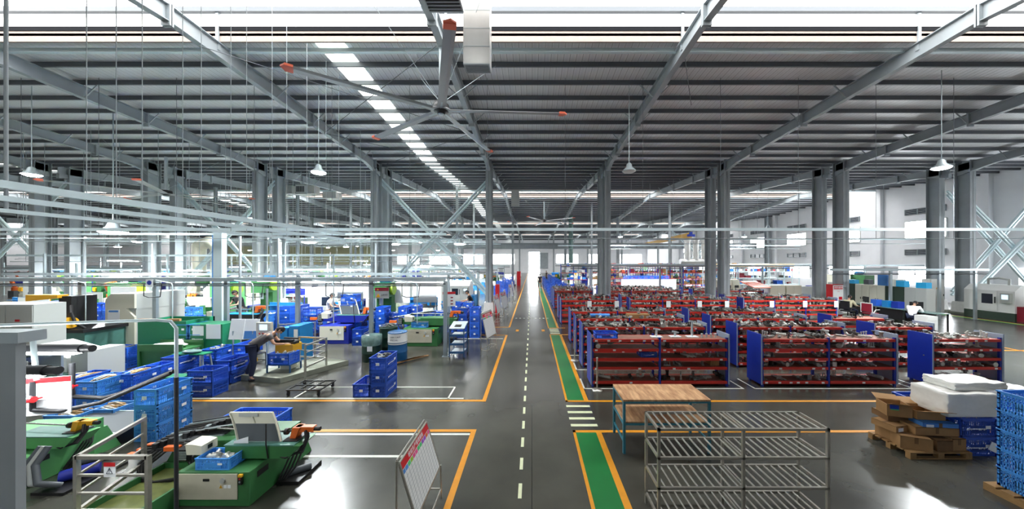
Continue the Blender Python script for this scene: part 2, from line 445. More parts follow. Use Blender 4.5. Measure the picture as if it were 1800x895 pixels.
for x in COLX:
    column(x, 19.45, zroof(19.4)-.1)
    if x not in (-2.6,): column(x, 20.9, zroof(20.7)-.1)
    for y in (43.4, 66.8):
        if y > 60 and x < -60: continue
        column(x, y, zroof(y)-.1, w=.3, dpt=.36)
for x in (XL+.4, XR-.5):
    for y in (20.0, 43.4): column(x, y, zroof(y)-.1)
for y in (27.2, 35.2):          # intermediate thin posts of the second bay
    for x in (6.6, 15.2, -6.4, -20, -27): column(x, y, zroof(y)-.3, False, .18, .2)
# X braces between columns: double tubes
def xbrace(xa, xb, y, z0, z1, mt='alu_white', r=.075):
    for s, (a, c) in enumerate(((z0, z1), (z1, z0))):
        b = MB()
        for o in (-.12, .12): b.tube((xa, y+.2*s, a+o), (xb, y+.2*s, c+o), r, 8)
        struct(b, 'brace_beam', mt)
xbrace(-9.5, -2.6, 19.75, 1.0, 8.3)
xbrace(-23.2, -16.6, 20.6, .9, 8.3)
xbrace(-37, -30.0, 20.6, .9, 8.3)
xbrace(26.6, 32.3, 20.2, 1.2, 7.6)
xbrace(26.6, 32.3, 19.3, 1.2, 7.0)
xbrace(18.85, 26.4, 43.5, 1, 7.6)
xbrace(-16.6, -9.5, 43.5, 1, 7.6)
# runway girder with stiffeners across the second bay
b = MB(); b.box(-12, 31.5, 44.6, 44.66, 5.0, 5.75); b.box(-12, 31.5, 44.45, 44.8, 4.97, 5.0); b.box(-12, 31.5, 44.45, 44.8, 5.75, 5.79)
for k in range(48): b.box(-12+k*.92, -11.96+k*.92, 44.5, 44.6, 5.0, 5.75)
struct(b, 'runway_beam', 'steel_grey')
# tie rods under the front roof slope
for a, c in (((-9.4, 9.0, 9.3), (-2.7, 14.4, 9.0)), ((-9.4, 14.4, 9.0), (-2.7, 9.0, 9.3)), ((-9.4, 14.4, 9.0), (-2.7, 19.0, 8.75)), ((-9.4, 19.0, 8.75), (-2.7, 14.4, 9.0)),
             ((4.6, 9.6, 9.4), (6.0, 12.0, 9.1))):
    b = MB(); b.tube(a, c, .012, 5); struct(b, 'tie_beam', 'steel_dark')
# floor lines (paint a few millimetres thick)
def line(x0, x1, y0, y1, mt, z=.004, name='floor_line'):
    b = MB(); b.box(x0, x1, y0, y1, .0005, z); return struct(b, name, mt)
for x0, x1, y0, y1 in ((-1.145, -1.055, 3.0, 6.07), (-16, -1.145, 5.98, 6.07), (-1.145, -1.055, 7.28, 13.9), (-16, -1.145, 7.28, 7.37), (-2.2, -1.145, 13.82, 13.9),
                       (-1.145, -1.055, 15.5, 88), (-3.0, -1.145, 15.5, 15.58),
                       (.77, .82, 3.0, 6.04), (1.2, 1.3, 3.0, 5.96), (.77, 9.6, 5.96, 6.04), (.77, .82, 7.26, 13.95), (1.2, 1.3, 7.34, 13.9), (.77, 12.5, 7.26, 7.34),
                       (.77, 1.6, 13.9, 13.98), (.77, .82, 15.35, 88), (1.2, 1.3, 15.35, 88), (.77, 1.6, 15.3, 15.38)):
    line(x0, x1, y0, y1, 'line_yellow')
for y0, y1 in ((3.0, 5.96), (7.34, 13.9), (15.38, 88)): line(.82, 1.2, y0, y1, 'walk_green', .003)
for y in (6.18, 6.45, 6.72, 7.0): line(.76, 1.28, y, y+.09, 'line_cream')
for y in (14.15, 14.45, 14.75, 15.05): line(.82, 1.25, y, y+.12, 'line_cream')
y = 4.3
while y < 60:
    line(-.19, -.14, y, y+.29, 'line_cream'); y += .60 if y < 12 else .9
for x0, x1, y0, y1 in ((-2.9, -1.15, 5.87, 5.93), (-8, -2.9, 5.87, 5.93), (-4.6, -2.0, 5.2, 5.26), (-16, -5, 7.42, 7.47), (-5, -1.6, 7.42, 7.47), (-5.6, -1.95, 8.1, 8.14),
                       (-3.6, -1.2, 13.2, 13.26), (1.3, 5.3, 8.0, 8.04), (5.6, 9.6, 8.0, 8.04), (9.9, 12.3, 8.0, 8.04), (1.3, 5.4, 9.4, 9.44), (1.3, 5.4, 10.85, 10.89)):
    line(x0, x1, y0, y1, 'line_white')
for x, y0, y1 in ((-1.98, 7.42, 8.1), (-5.6, 7.42, 8.1), (1.3, 8.0, 8.7), (1.3, 9.4, 10.1), (5.3, 8.0, 8.7), (5.6, 8.0, 8.7), (9.6, 8.0, 8.7), (9.9, 8.0, 8.7), (12.3, 8.0, 8.7)):
    line(x, x+.04, y0, y1, 'line_white')
for k in range(9): line(-.93+k*.22, -.83+k*.22, 17.9, 18.05, 'line_white')
for x in (-.75, .45): line(x, x+.14, 14.6, 15.0, 'line_yellow')
line(24.7, 24.85, 12, 23, 'zone_green'); line(24.95, 25.05, 12, 23, 'line_yellow'); line(17.5, 17.6, 9, 18, 'line_yellow'); line(13.5, 24.7, 11.4, 11.5, 'line_yellow')

# ------------------------------------------------------------------ high-bay lamps
def lamp_proto():
    t = thing('high_bay_lamp', 'round high-bay lamp', 'lamp')
    b = MB(); b.tube((0,0,0), (0,0,1), .012, 6); b.build('suspension_rod', 'galv', t, (0,0,.28))
    b = MB(); b.lathe([(.05,.30),(.09,.26),(.12,.14),(.25,.02),(.26,0)], 18); b.build('lamp_shade', 'galv', t)
    b = MB(); b.lathe([(.0,-.07),(.12,-.06),(.2,-.035),(.24,0),(0,.01)], 18); b.build('diffuser', 'lamp_glow', t)
    l = bpy.data.lights.new('lamp_light', 'SPOT'); l.energy = LAMP; l.spot_size = math.radians(150); l.spot_blend = .6; l.shadow_soft_size = .2; l.color = (.93,.98,1)
    lo = bpy.data.objects.new('lamp_light', l); C.objects.link(lo); lo.parent = t; lo.location = (0,0,-.10)
    return t
LP = lamp_proto(); _used = False
def lamp(x, y, z, label, group=None):
    global _used
    if any(abs(x-cx) < .7 for cx in COLX): x += 1.2
    if not _used: LP.location = (x, y, z); tag(LP, label, None, group); _used = True; o = LP
    else: o = dup(LP, (x, y, z), None, label, group)
    for c in o.children:
        if c.name.startswith('suspension_rod'): c.scale = (1, 1, zroof(y)-z-.29)
    if z < 5 and y < 25: o.scale = (1.8, 1.8, 1.5); [setattr(c, 'scale', (1, 1, (zroof(y)-z)/1.5-.3)) for c in o.children if c.name.startswith('suspension_rod')]
    return o
lamp(-7.9, 11.8, 6.5, 'lit round high-bay lamp hanging above the blue crates behind the big fan')
lamp(-19.0, 12.1, 6.5, 'lit round high-bay lamp hanging over the edge of the press line')
lamp(14.4, 11.2, 6.5, 'lit round high-bay lamp hanging in front of the inspection bay columns')
lamp(-18.4, 14.0, 4.5, 'dazzling low lamp hanging under the cable trunking')
lamp(-15.4, 22, 4.55, 'bright low lamp just behind the grey column pair')
lamp(-10.5, 24.3, 4.55, 'bright low lamp seen through the tubes of the cross brace')
lamp(-5.5, 24.3, 4.55, 'bright low lamp between the cross brace and the aisle column')
g = 'far high-bay lamps over the machine hall'
for j, y in enumerate((22, 30, 39, 50, 62)):
    for i, x in enumerate((-11.5, -19.5, -27, -34, -41, -55)):
        if x < -1.75*y+2: continue
        lamp(x+(j % 2)*2, y, (5.4, 6.2, 4.6)[(i+j) % 3], 'small far high-bay lamp in the %s lamp row behind the first columns' % ORD[j], 'far high-bay lamps, %s row' % ORD[j])
for i, (x, y) in enumerate(((10, 27), (20, 27), (10, 36), (24, 36), (5, 52), (18, 52))):
    lamp(x, y, 6.0, 'high-bay lamp over the storage side in the %s lamp row beyond the racks' % ORD[i//2], 'storage side lamps, %s row' % ORD[i//2])
# unlit bell lamp near the aisle
t = lamp(3.6, 11.8, 6.55, 'switched-off bell lamp hanging beside the aisle above the red racks')
for o in list(t.children):
    if o.type == 'LIGHT': bpy.data.objects.remove(o)
    elif o.name.startswith('diffuser'): o.data = o.data.copy(); o.data.materials[0] = M['white_paint']
# ------------------------------------------------------------------ castings (grey steel parts), several shapes
def cast_mesh(k):
    b = MB(); r = random.Random(k)
    if k % 8 == 0:    # flanged elbow
        b.path([(-.12,0,.05), (-.02,0,.05), (.06,0,.10), (.08,0,.19)], .035, 8); b.lathe([(.06,.18),(.06,.21)], 12, (.08,0,0)); b.tube((-.14,0,.06),(-.12,0,.06),.06,12)
    elif k % 8 == 1:  # stub with base plate
        b.box(-.07,.07,-.05,.05,0,.02); b.lathe([(.04,.02),(.035,.12),(.05,.13),(.05,.16)], 12)
    elif k % 8 == 2:  # bundle of tubes
        for j in range(4): b.tube((-.17+.02*j,-.05+.035*j,.025+.02*(j%2)), (.16,-.06+.04*j,.03+.02*(j%2)), .018, 6)
        b.box(-.03,.0,-.08,.08,.0,.07)
    elif k % 8 == 3:  # bracket
        b.box(-.1,.1,-.05,.05,0,.02); b.box(-.1,-.07,-.05,.05,.02,.13); b.bar((-.08,0,.11),(.08,0,.02),.03); b.tube((.05,-.05,.05),(.05,.05,.05),.03,10)
    elif k % 8 == 4:  # manifold
        b.tube((-.16,0,.06),(.16,0,.06),.04,10)
        for j in range(4): b.tube((-.12+.08*j,0,.06),(-.12+.08*j,-.08,.03),.02,8); b.lathe([(.032,.09),(.032,.105)],8,(-.12+.08*j,0,0))
        for j in range(4): b.tube((-.12+.08*j,0,.06),(-.12+.08*j,0,.10),.018,8)
    elif k % 8 == 5:  # fork of rods
        b.tube((-.15,-.04,.03),(.12,.05,.06),.016,6); b.tube((-.14,.05,.03),(.15,-.03,.05),.016,6); b.ball((0,0,.05),.045,8,6)
    elif k % 8 == 6:  # upright pins on a foot
        b.box(-.09,.09,-.03,.03,0,.03)
        for j in range(3): b.tube((-.06+.06*j,0,.03),(-.06+.06*j,0,.17-.02*j),.016,8); b.lathe([(.025,.15-.02*j),(.025,.18-.02*j)],8,(-.06+.06*j,0,0))
    else:             # valve body
        b.ball((0,0,.06),.06,10,6); b.tube((-.12,0,.06),(.12,0,.06),.03,10); b.tube((-.13,0,.06),(-.11,0,.06),.05,10); b.tube((.11,0,.06),(.13,0,.06),.05,10); b.tube((0,0,.1),(0,0,.16),.02,8)
    return b
CAST = []
for k in range(8):
    for mt in ('cast_grey', 'cast_light', 'cast_dark'):
        o = cast_mesh(k).build('steel_casting', mt); CAST.append(o.data); bpy.data.objects.remove(o)
CASTMB = [cast_mesh(k) for k in range(8)]
ncast = 0
REST = MB()
def put_cast(x, y, z, label, group, rnd, lim=300, sc3=1.0, maxh=1.0):
    global ncast
    a = rnd.uniform(0, 6.28) if rnd.random() < .6 else rnd.choice((PI/2, PI/2+.2, PI/2-.2))
    k = rnd.randrange(8); s = rnd.uniform(.62, 1.0)*sc3
    if ncast < lim:
        d = CAST[k*3+rnd.choice((0,0,1,1,2))]
        o = bpy.data.objects.new('steel_casting', d); C.objects.link(o)
        o.location = (x, y, z); o.rotation_euler = (0, 0, a); o.scale = (s, s, min(s, maxh))
        tag(o, label, 'machine part', group); ncast += 1
    else:
        mb = CASTMB[k]; m4 = Matrix.Translation((x, y, z)) @ Matrix.Rotation(a, 4, 'Z') @ Matrix.Diagonal((s, s, min(s, maxh), 1))
        REST.m(rnd.choice(('cast_grey', 'cast_grey', 'cast_light', 'cast_dark')))
        o = len(REST.v); REST.v.extend([tuple(m4 @ Vector(v)) for v in mb.v])
        for f in mb.f: REST.f.append([i+o for i in f]); REST.mi.append(REST.cur); REST.sm.append(False)
# ------------------------------------------------------------------ red and blue shelf racks
LV = [.13, .49, .72, .96, 1.20]
def rack(x0, x1, y, bays, label, detail=True, depth=.5, levels=LV, panels=(1, 1)):
    t = thing('shelf_rack', label, 'shelf rack', (x0, y, 0)); W = x1-x0; bw = W/bays
    for i in range(bays+1):
        for yy in (.0, depth-.045):
            b = MB(); xx = min(max(i*bw-.025, 0), W-.05); b.m('rack_blue').box(xx, xx+.05, yy, yy+.045, 0, levels[-1]+.05)
            b.build('upright_post', None, t)
    for i in range(bays):
        a, c = i*bw+.03, (i+1)*bw-.03
        for z in levels:
            b = MB(); b.m('rack_board').box(a, c, .03, depth-.03, z-.012, z+.012); sh = b.build('shelf_board', None, t)
            for yy in (-.012, depth-.03):
                b = MB(); b.m('rack_red').box(a, c, yy, yy+.042, z-.055, z+.012)
                if detail and yy < 0:
                    b.m('paper')
                    r = random.Random(int(x0*7+z*31+i))
                    xx = a+.05
                    while xx < c-.15:
                        if r.random() < .55: b.box(xx, xx+.07, yy-.004, yy, z-.045, z-.005)
                        xx += r.uniform(.18, .5)
                b.build('shelf_beam', None, sh if detail else t)
    if panels[0]:
        b = MB(); b.m('rack_blue').box(-.03, -.005, -.02, depth+.02, .06, levels[-1]+.14); b.m('rack_edge').box(-.032, -.003, -.03, -.02, .06, levels[-1]+.14); b.build('end_panel', None, t)
    if panels[1]:
        b = MB(); b.m('rack_edge').box(W+.005, W+.03, -.02, depth+.02, .06, levels[-1]+.14); b.m('rack_blue').box(W+.03, W+.034, -.02, depth+.02, .06, levels[-1]+.14); b.build('end_panel', None, t)
    return t
RK = []  # (x0,x1,y,bays,name,density)
def addrack(x0, x1, y, bays, name, dens, detail=True, panels=(1, 1)):
    rack(x0, x1, y, bays, name, detail, panels=panels); RK.append((x0, x1, y, bays, name, dens))
addrack(1.53, 5.02, 8.15, 2, 'red shelf rack with a bare top shelf and a small blue crate on its corner', 0)
addrack(5.88, 9.32, 8.15, 2, 'red two-bay shelf rack in the front row with a tall blue end panel', 1)
addrack(10.25, 12.02, 8.15, 1, 'single-bay red rack behind the white wrapped foam blocks', 1)
addrack(1.53, 5.25, 9.62, 2, 'red shelf rack in the second row beside the green walkway', 1)
addrack(6.2, 9.42, 9.62, 2, 'red shelf rack in the second row, middle one of the row', 1)
addrack(10.35, 12.1, 9.62, 1, 'short red rack in the second row behind the single-bay rack', 1)
addrack(1.53, 5.25, 11.05, 2, 'red shelf rack in the third row beside the green walkway, holding a long blue tube', 1)
addrack(6.2, 9.5, 11.05, 2, 'red shelf rack in the third row, middle one of the row', 1)
addrack(10.4, 12.3, 11.05, 1, 'short red rack in the third row in front of the office chairs', .25, False)
addrack(1.53, 5.25, 12.6, 2, 'red shelf rack in the fourth row beside the green walkway', 1, False)
addrack(6.2, 9.6, 12.6, 2, 'red shelf rack in the fourth row, middle one of the row', 1, False)
for i, y in enumerate((16.4, 18.0, 21.6, 23.0, 24.4)):
    nm = 'fifth sixth seventh eighth ninth'.split()[i]
    addrack(1.5, 4.4 if i != 2 else 4.1, y, 2, 'far red rack in the %s row next to the green walkway' % nm, 1, False)
    addrack(5.05, 10.1, y, 3, 'far long red rack in the %s row between the two column pairs' % nm, 1, False)
    if i < 4: addrack(10.9, 15.7 if i < 3 else 14.2, y, 3, 'far red rack in the %s row in front of the white cabinets' % nm, 1, False)
LN = ['bottom', 'second', 'middle', 'fourth', 'top']
def fill():
    order = [(ri, lv) for ri in range(len(RK)) for lv in (4, 3, 2, 1, 0)]
    for ri, lv in order:
        x0, x1, y, bays, name, dens = RK[ri]; rnd = random.Random(ri*10+lv); z = LV[lv]+.013
        far = ri > 10
        if far and lv < 2: continue
        short = name.replace('red ', '').replace('shelf ', '')
        short = ' '.join(short.split()[:9])
        lab = 'grey steel casting on the %s shelf of the %s' % (LN[lv], ' '.join({0:'bare-topped rack', 1:'front rack with tall blue panel', 2:'single-bay front rack'}.get(ri, 'rack numbered by row').split()))
        if ri > 2:
            rown = ORD[(1,1,1,2,2,2,3,3)[ri-3]] if ri < 11 else 'far'
            side = ('walkway-side', 'middle', 'office-side')[(0,1,2,0,1,2,0,1)[ri-3]] if ri < 11 else 'far'
            lab = 'grey steel casting on the %s shelf, %s rack of the %s row' % (LN[lv], side, rown)
        grp = 'castings on %s shelf of rack %s' % (LN[lv], 'abcdefghijklmnopqrstuvwxyz'[ri % 26] if ri < 26 else 'far')
        grp = 'steel castings, ' + lab.split(' on the ')[1]
        if ri == 0:
            if lv == 4: continue
            spans = {3: ((1.7, 2.6, .5), (3.5, 4.8, 1)), 2: ((2.8, 3.3, .7), (3.6, 4.9, 1)), 1: ((3.5, 4.5, .8),), 0: ((1.9, 3.2, .8), (3.4, 4.95, 1.1))}[lv]
        elif dens < .5: spans = ((x0+.2, x1-.2, .25),)
        else: spans = ((x0+.12, x1-.12, 1.0),)
        for a, c, d in spans:
            x = a
            lim = 300 if ri < 8 else 0
            step = (.14 if lv == 4 else .17)/d*(1.5 if ri < 3 else 1.0)*(1 if ri < 11 else 1.25)
            while x < c:
                for yo in ((.14, .34) if (lv == 4 or ri > 2 or rnd.random() < .5) and not (far and lv < 4) else (.18,)):
                    if rnd.random() < .86: put_cast(x+rnd.uniform(-.03,.03), y+yo+rnd.uniform(-.03,.03), z, lab, grp, rnd, lim, 1.05 if ri < 11 else 1.15, 1.3 if lv == 4 else 1.0)
                x += step*rnd.uniform(.8, 1.2)
fill()
tag(REST.build('steel_castings'), 'grey steel castings massed on the shelves of the racks farther back', 'machine part', kind='stuff')
# things on the racks
def bx(name, mt, dims, loc, label, cat, rz=0, group=None):
    b = MB(); b.cb((0,0,dims[2]/2), dims); o = b.build(name, mt, None, loc, .004); o.rotation_euler = (0,0,rz); return tag(o, label, cat, group)
def gauge_stand(x, y, h, label):
    t = thing('gauge_stand', label, 'gauge', (x, y, LV[4]+.013)); b = MB(); b.box(-.14,.14,-.09,.09,0,.02); b.build('base_plate', 'paper', t)
    b = MB(); b.box(-.02,.02,-.02,.02,.02,h); b.build('post', 'alu_white', t); b = MB(); b.bar((-.07,0,h),(.1,0,h-.03),.035); b.build('arm', 'alu_white', t)
gauge_stand(3.28, 8.4, .22, 'white T-shaped gauge stand on the bare top shelf')
gauge_stand(4.22, 8.4, .42, 'tall white gauge stand on the bare top shelf')
gauge_stand(3.78, 8.42, .14, 'low white gauge stand between two taller ones')
for k in range(4):
    b = MB(); b.lathe([(.022,0),(.022,.07),(.03,.075),(.03,.1)], 10); o = b.build('steel_pin', 'alu_white', None, (4.46+.12*k, 8.36, LV[4]+.013))
    tag(o, 'short white pin standing in a row near the end of the bare top shelf', 'pin', 'white pins on the bare shelf')
b = MB(); b.tube((2.0,11.3,LV[4]+.09),(2.75,11.3,LV[4]+.09),.07,14); tag(b.build('blue_tube', 'crate_light'), 'light blue long tube lying on the third-row rack', 'tube')
bx('carton', 'cardboard', (.75,.32,.14), (3.75,11.3,LV[4]+.013), 'open brown carton tray of parts on the third-row rack', 'box')
bx('carton', 'cardboard', (.22,.3,.16), (4.75,8.42,LV[1]+.013), 'brown carton on the lower shelf of the bare-topped rack', 'box')
for x, y in ((2.95,16.36),(4.35,16.36),(7.0,16.36),(8.6,16.36),(10.0,16.36),(12.3,16.36),(14.0,16.36),(15.6,16.36)):
    b = MB(); b.box(x-.11, x+.11, y-.04, y-.03, .86, 1.18); tag(b.build('rack_notice', 'paper'), 'white paper notice hung on the front of the fifth-row racks', 'notice', 'notices on the fifth-row racks')
t = None
# stanchions by the walkway
def stanchion(x, y, h, label):
    t = thing('stanchion', label, 'post', (x, y, 0)); b = MB(); b.lathe([(.0,0),(.13,0),(.13,.015),(.05,.04),(.02,.05)], 20); b.build('base', 'stainless', t)
    b = MB(); b.tube((0,0,.04),(0,0,h),.02,10); b.ball((0,0,h),.026,10,6); b.build('pole', 'stainless', t)
stanchion(1.62, 7.92, .80, 'chrome stanchion with round base in front of the bare-topped rack')
stanchion(1.38, 10.3, .95, 'chrome stanchion beside the second-row rack at the green walkway')
stanchion(2.7, 15.9, 1.2, 'thin white stanchion in front of the fifth-row rack')

# ------------------------------------------------------------------ wooden-topped table
t = thing('work_table', 'teal steel table with a wooden top and wooden lower shelf', 'table', (1.52, 5.30, 0))
W, D, H = 1.46, .68, .9
b = MB(); b.box(0,W,0,D,H-.03,H); b.build('table_top', 'bench_wood', t)
b = MB(); b.box(.02,W-.02,.02,D-.02,.50,.525); b.build('lower_shelf', 'bench_wood', t)
for x in (0, W-.04):
    for y in (0, D-.04): b = MB(); b.box(x,x+.04,y,y+.04,0,H-.03); b.build('leg', 'teal', t)
b = MB()
for z in (H-.06, .475):
    for y in (.0, D-.03): b.box(.04,W-.04,y,y+.03,z,z+.03)
    for x in (0, W-.03): b.box(x,x+.03,.04,D-.04,z,z+.03)
b.box(0.005,.03,.04,D-.04,.18,.21); b.box(W-.03,W-.005,.04,D-.04,.18,.21); b.build('frame_rail', 'teal', t)
# ------------------------------------------------------------------ stainless slatted rack
t = thing('slatted_rack', 'stainless steel four-tier rack with slatted shelves standing on the dark floor', 'rack', (1.5, 3.79, 0))
W, D = 2.05, .45
for x in (0, W/2-.016, W-.032):
    for y in (0, D-.03): b = MB(); b.box(x,x+.032,y,y+.03,0,1.21 if x in (0, W-.032) else 1.19); b.build('post', 'stainless', t)
for z in (.13, .48, .84, 1.18):
    b = MB()
    for y in (0, D-.025): b.box(.0,W,y,y+.025,z,z+.03)
    for x in (0, W/2-.012, W-.025): b.box(x,x+.025,.025,D-.025,z,z+.03)
    sh = b.build('shelf_frame', 'stainless', t)
    b = MB(); n = 21
    for k in range(1, n):
        b.tube((W*k/n, .02, z+.018), (W*k/n, D-.02, z+.018), .012, 6)
    b.build('slat_grid', 'stainless', sh)

# ------------------------------------------------------------------ crates
CR = {}
def crate_mb(L=.6, Wd=.4, H=.31, mt='crate_blue', dense=True, marks=0):
    b = MB(); b.m(mt); x, y = L/2, Wd/2
    b.box(-x+.01,x-.01,-y+.01,y-.01,0,.012)
    for sx in (-1, 1):
        for sy in (-1, 1): b.box(min(sx*x, sx*(x-.035)), max(sx*x, sx*(x-.035)), min(sy*y, sy*(y-.035)), max(sy*y, sy*(y-.035)), 0, H)
    zs = [(0,.035),(.10,.112),(.165,.19),(.225,.235),(H-.055,H)] if dense else [(0,.04),(.15,.18),(H-.06,H)]
    for z0, z1 in zs:
        for s in (-1, 1):
            e = .012 if z1 >= H or z0 == 0 else .006
            b.box(-x, x, min(s*y, s*(y-e)), max(s*y, s*(y-e)), z0, z1); b.box(min(s*x, s*(x-e)), max(s*x, s*(x-e)), -y, y, z0, z1)
    def ribs(L2, fn, n):
        for k in range(1, n):
            u = -L2+2*L2*k/n; fn(u, .008 if k % 3 else .014)
    nl, ns = (21, 14) if dense else (5, 4)
    for s in (-1, 1):
        ribs(x, lambda u, wd: b.box(u-wd/2, u+wd/2, min(s*y, s*(y-.008)), max(s*y, s*(y-.008)), 0, H-.05), nl)
        ribs(y, lambda u, wd: b.box(min(s*x, s*(x-.008)), max(s*x, s*(x-.008)), u-wd/2, u+wd/2, 0, H-.05), ns)
    # rim flange and a solid plate
    for s in (-1, 1):
        b.box(-x-.008, x+.008, min(s*y, s*(y+.008)), max(s*y, s*(y+.008)), H-.02, H); b.box(min(s*x, s*(x+.008)), max(s*x, s*(x+.008)), -y, y, H-.02, H)
    # inner thin lining so the far lattice reads as in the photograph
    if dense:
        for s in (-1, 1):
            b.box(-.13,.13,min(s*y, s*(y-.01)),max(s*y, s*(y-.01)),.06,.165)
    if marks:
        b.m('paper'); r = random.Random(marks)
        for s in (-1, 1):
            u = -.2
            while u < .12: wd = r.uniform(.008,.022); b.box(u, u+wd, min(s*(y+.001), s*(y+.004)), max(s*(y+.001), s*(y+.004)), .115+.01*(r.random() < .5), .145); u += wd+.01
    return b
def crate_proto(key, L, Wd, H, mt, dense, marks, card):
    b = crate_mb(L, Wd, H, mt, dense, marks); o = b.build('plastic_crate', None); tag(o, 'x', 'crate')
    if card:
        x, y = L/2, Wd/2
        c = MB(); c.box(-x-.014, -x-.009, -.04, .04, .13, .19); tag(c.build('label_card', 'paper', o), 'white label card')
        c = MB(); c.box(.10, .18, -y-.014, -y-.009, .14, .19); tag(c.build('label_card', 'paper', o), 'white label card')
    CR[key] = o; o.location = (0, 0, -50); return o
crate_proto('blue', .6, .4, .31, 'crate_blue', True, 0, True)
crate_proto('navy', .6, .4, .31, 'crate_navy', True, 3, True)
crate_proto('light', .6, .4, .31, 'crate_light', True, 0, True)
crate_proto('far', .6, .4, .31, 'crate_blue', False, 0, False)
crate_proto('farnavy', .6, .4, .31, 'crate_navy', False, 0, False)
crate_proto('farlight', .6, .4, .31, 'crate_light', False, 0, False)
ncr = 0
LVN = {1: ['only'], 2: ['lower', 'upper'], 3: ['bottom', 'middle', 'top'], 4: ['bottom', 'second', 'third', 'top'], 5: ['bottom', 'second', 'middle', 'fourth', 'top'], 6: ['bottom', 'second', 'third', 'fourth', 'fifth', 'top']}
def heap(x, y, z, rz, kind, label, w=.5, d=.32, n=9, seed=1):
    """a loose heap of parts lying in a crate: a bounded pile, uncountable in the photograph"""
    b = MB(); r = random.Random(seed)
    mts = {'steel': ('cast_grey', 'cast_light'), 'rod': ('rod_tan', 'cast_light'), 'dark': ('cast_dark', 'cast_grey')}[kind]
    for k in range(n*(3 if kind == 'rod' else 2)):
        b.m(r.choice(mts)); px, py = r.uniform(-w/2+.03, w/2-.03), r.uniform(-d/2+.03, d/2-.03); pz = .03+r.random()*.05+.012*(k % 6)
        if kind == 'rod':
            px *= .3; a = r.uniform(-.25, .25); hl = w*.32
            b.path([(px-hl, py+a*.1, pz), (px, py, pz+.03), (px+hl, py-a*.1, pz)], .014, 5)
        else:
            a = r.uniform(0, 6.28); hl = r.uniform(.05, .10); hx, hy = hl*math.cos(a), hl*math.sin(a)
            px = max(-w/2+abs(hx)+.02, min(w/2-abs(hx)-.02, px)); py = max(-d/2+abs(hy)+.02, min(d/2-abs(hy)-.02, py))
            b.tube((px-hx, py-hy, pz), (px+hx, py+hy, pz+.02), r.uniform(.015,.028), 7)
    o = b.build('parts_heap', None, None, (x, y, z)); o.rotation_euler = (0,0,rz); return tag(o, label, 'machine parts', kind='stuff')
def stack(px, py, n, side, kind, where, fill=None, z0=0.0, tilt=0, xy=None, h=.31):
    """n crates on the floor point seen at (px, py) = middle of the lower front edge; side 's' shows the short end, 'l' the long side"""
    global ncr
    if xy: X, Y = xy
    else: X, Y = fl(px, py)
    dp = .3 if side == 's' else .2; rz = (PI/2 if side == 's' else 0)+tilt
    for k in range(n):
        word = LVN.get(n, ORD)[k]
        lab = ('blue plastic crate %s' % where) if n == 1 else '%s blue crate of the stack %s' % (word, where)
        dup(CR[kind], (X, Y+dp, z0+k*(h+.001)), rz, lab, 'crates %s' % where if n > 1 else None); ncr += 1
    if fill:
        heap(X, Y+dp, z0+(n-1)*(h+.001)+(.17 if n else 0), rz, fill, '%s parts lying in the top crate %s' % ({'steel': 'grey steel', 'rod': 'bent tan rod', 'dark': 'dark metal'}[fill], where), seed=ncr)

o = dup(CR['blue'], (1.93, 8.38, LV[4]+.014), 0, 'small blue crate on the corner of the bare-topped rack at the walkway'); o.scale = (.95,.85,.45)
o = dup(CR['navy'], (3.02, 8.38, LV[2]+.014), 0, 'shallow blue tray pushed into the middle shelf of the bare-topped rack'); o.scale = (.7,.8,.4)
# ------------------------------------------------------------------ pallet of cartons, wrapped foam, crates on the dark floor
t = thing('wooden_pallet', 'worn wooden pallet under the heap of brown cartons', 'pallet', (6.12, 5.15, 0))
t.scale = (1,.8,1)
b = MB()
for k in range(6): b.box(0,1.0,.0+k*.14,.11+k*.14,.09,.11)
b.build('deck_board', 'pallet_wood', t)
for y in (0, .36, .72):
    b = MB(); b.box(0,1.0,y,y+.09,0,.02); b.box(0,.1,y,y+.09,.02,.09); b.box(.45,.55,y,y+.09,.02,.09); b.box(.9,1.0,y,y+.09,.02,.09); b.build('stringer', 'pallet_wood', t)
def carton(x, y, z, L, D, H, rz, label, flaps=0, mt='cardboard', lab=None):
    t = thing('carton', label, 'cardboard box', (x, y, z), rz)
    b = MB(); th = .008
    b.box(-L/2,L/2,-D/2,D/2,0,th); b.box(-L/2,L/2,-D/2,-D/2+th,th,H); b.box(-L/2,L/2,D/2-th,D/2,th,H); b.box(-L/2,-L/2+th,-D/2+th,D/2-th,th,H); b.box(L/2-th,L/2,-D/2+th,D/2-th,th,H)
    if not flaps: b.box(-L/2,L/2,-D/2,D/2,H-th,H)
    b.build('box_body', mt, t)
    if flaps:
        for s in (-1, 1):
            b = MB(); b.add([(-L/2, s*D/2, H), (L/2, s*D/2, H), (L/2, s*(D/2+.10*flaps), H+.05), (-L/2, s*(D/2+.10*flaps), H+.06), (-L/2, s*D/2, H+.006), (L/2, s*D/2, H+.006), (L/2, s*(D/2+.10*flaps), H+.056), (-L/2, s*(D/2+.10*flaps), H+.066)],
                            [(0,1,2,3),(7,6,5,4),(0,4,5,1),(1,5,6,2),(2,6,7,3),(3,7,4,0)]); b.build('flap', mt, t)
    else:
        b = MB(); b.box(-L/2,L/2,-.025,.025,H,H+.001); b.box(-.025,.025,-D/2-.001,-D/2,H-.1,H) ; b.build('tape_strip', 'cardboard_dark', t)
    if lab:
        b = MB(); b.box(-L/2+.05,-L/2+.16,-D/2-.003,-D/2,H-.09,H-.03); b.build('label_card', lab, t)
    return t
z = .112
carton(6.30, 5.62, z, .22, .26, .20, .1, 'brown carton on the pallet, far corner of the bottom layer')
carton(6.34, 5.33, z, .40, .24, .20, -.35, 'large brown carton at the front corner of the pallet, turned askew', mt='cardboard')
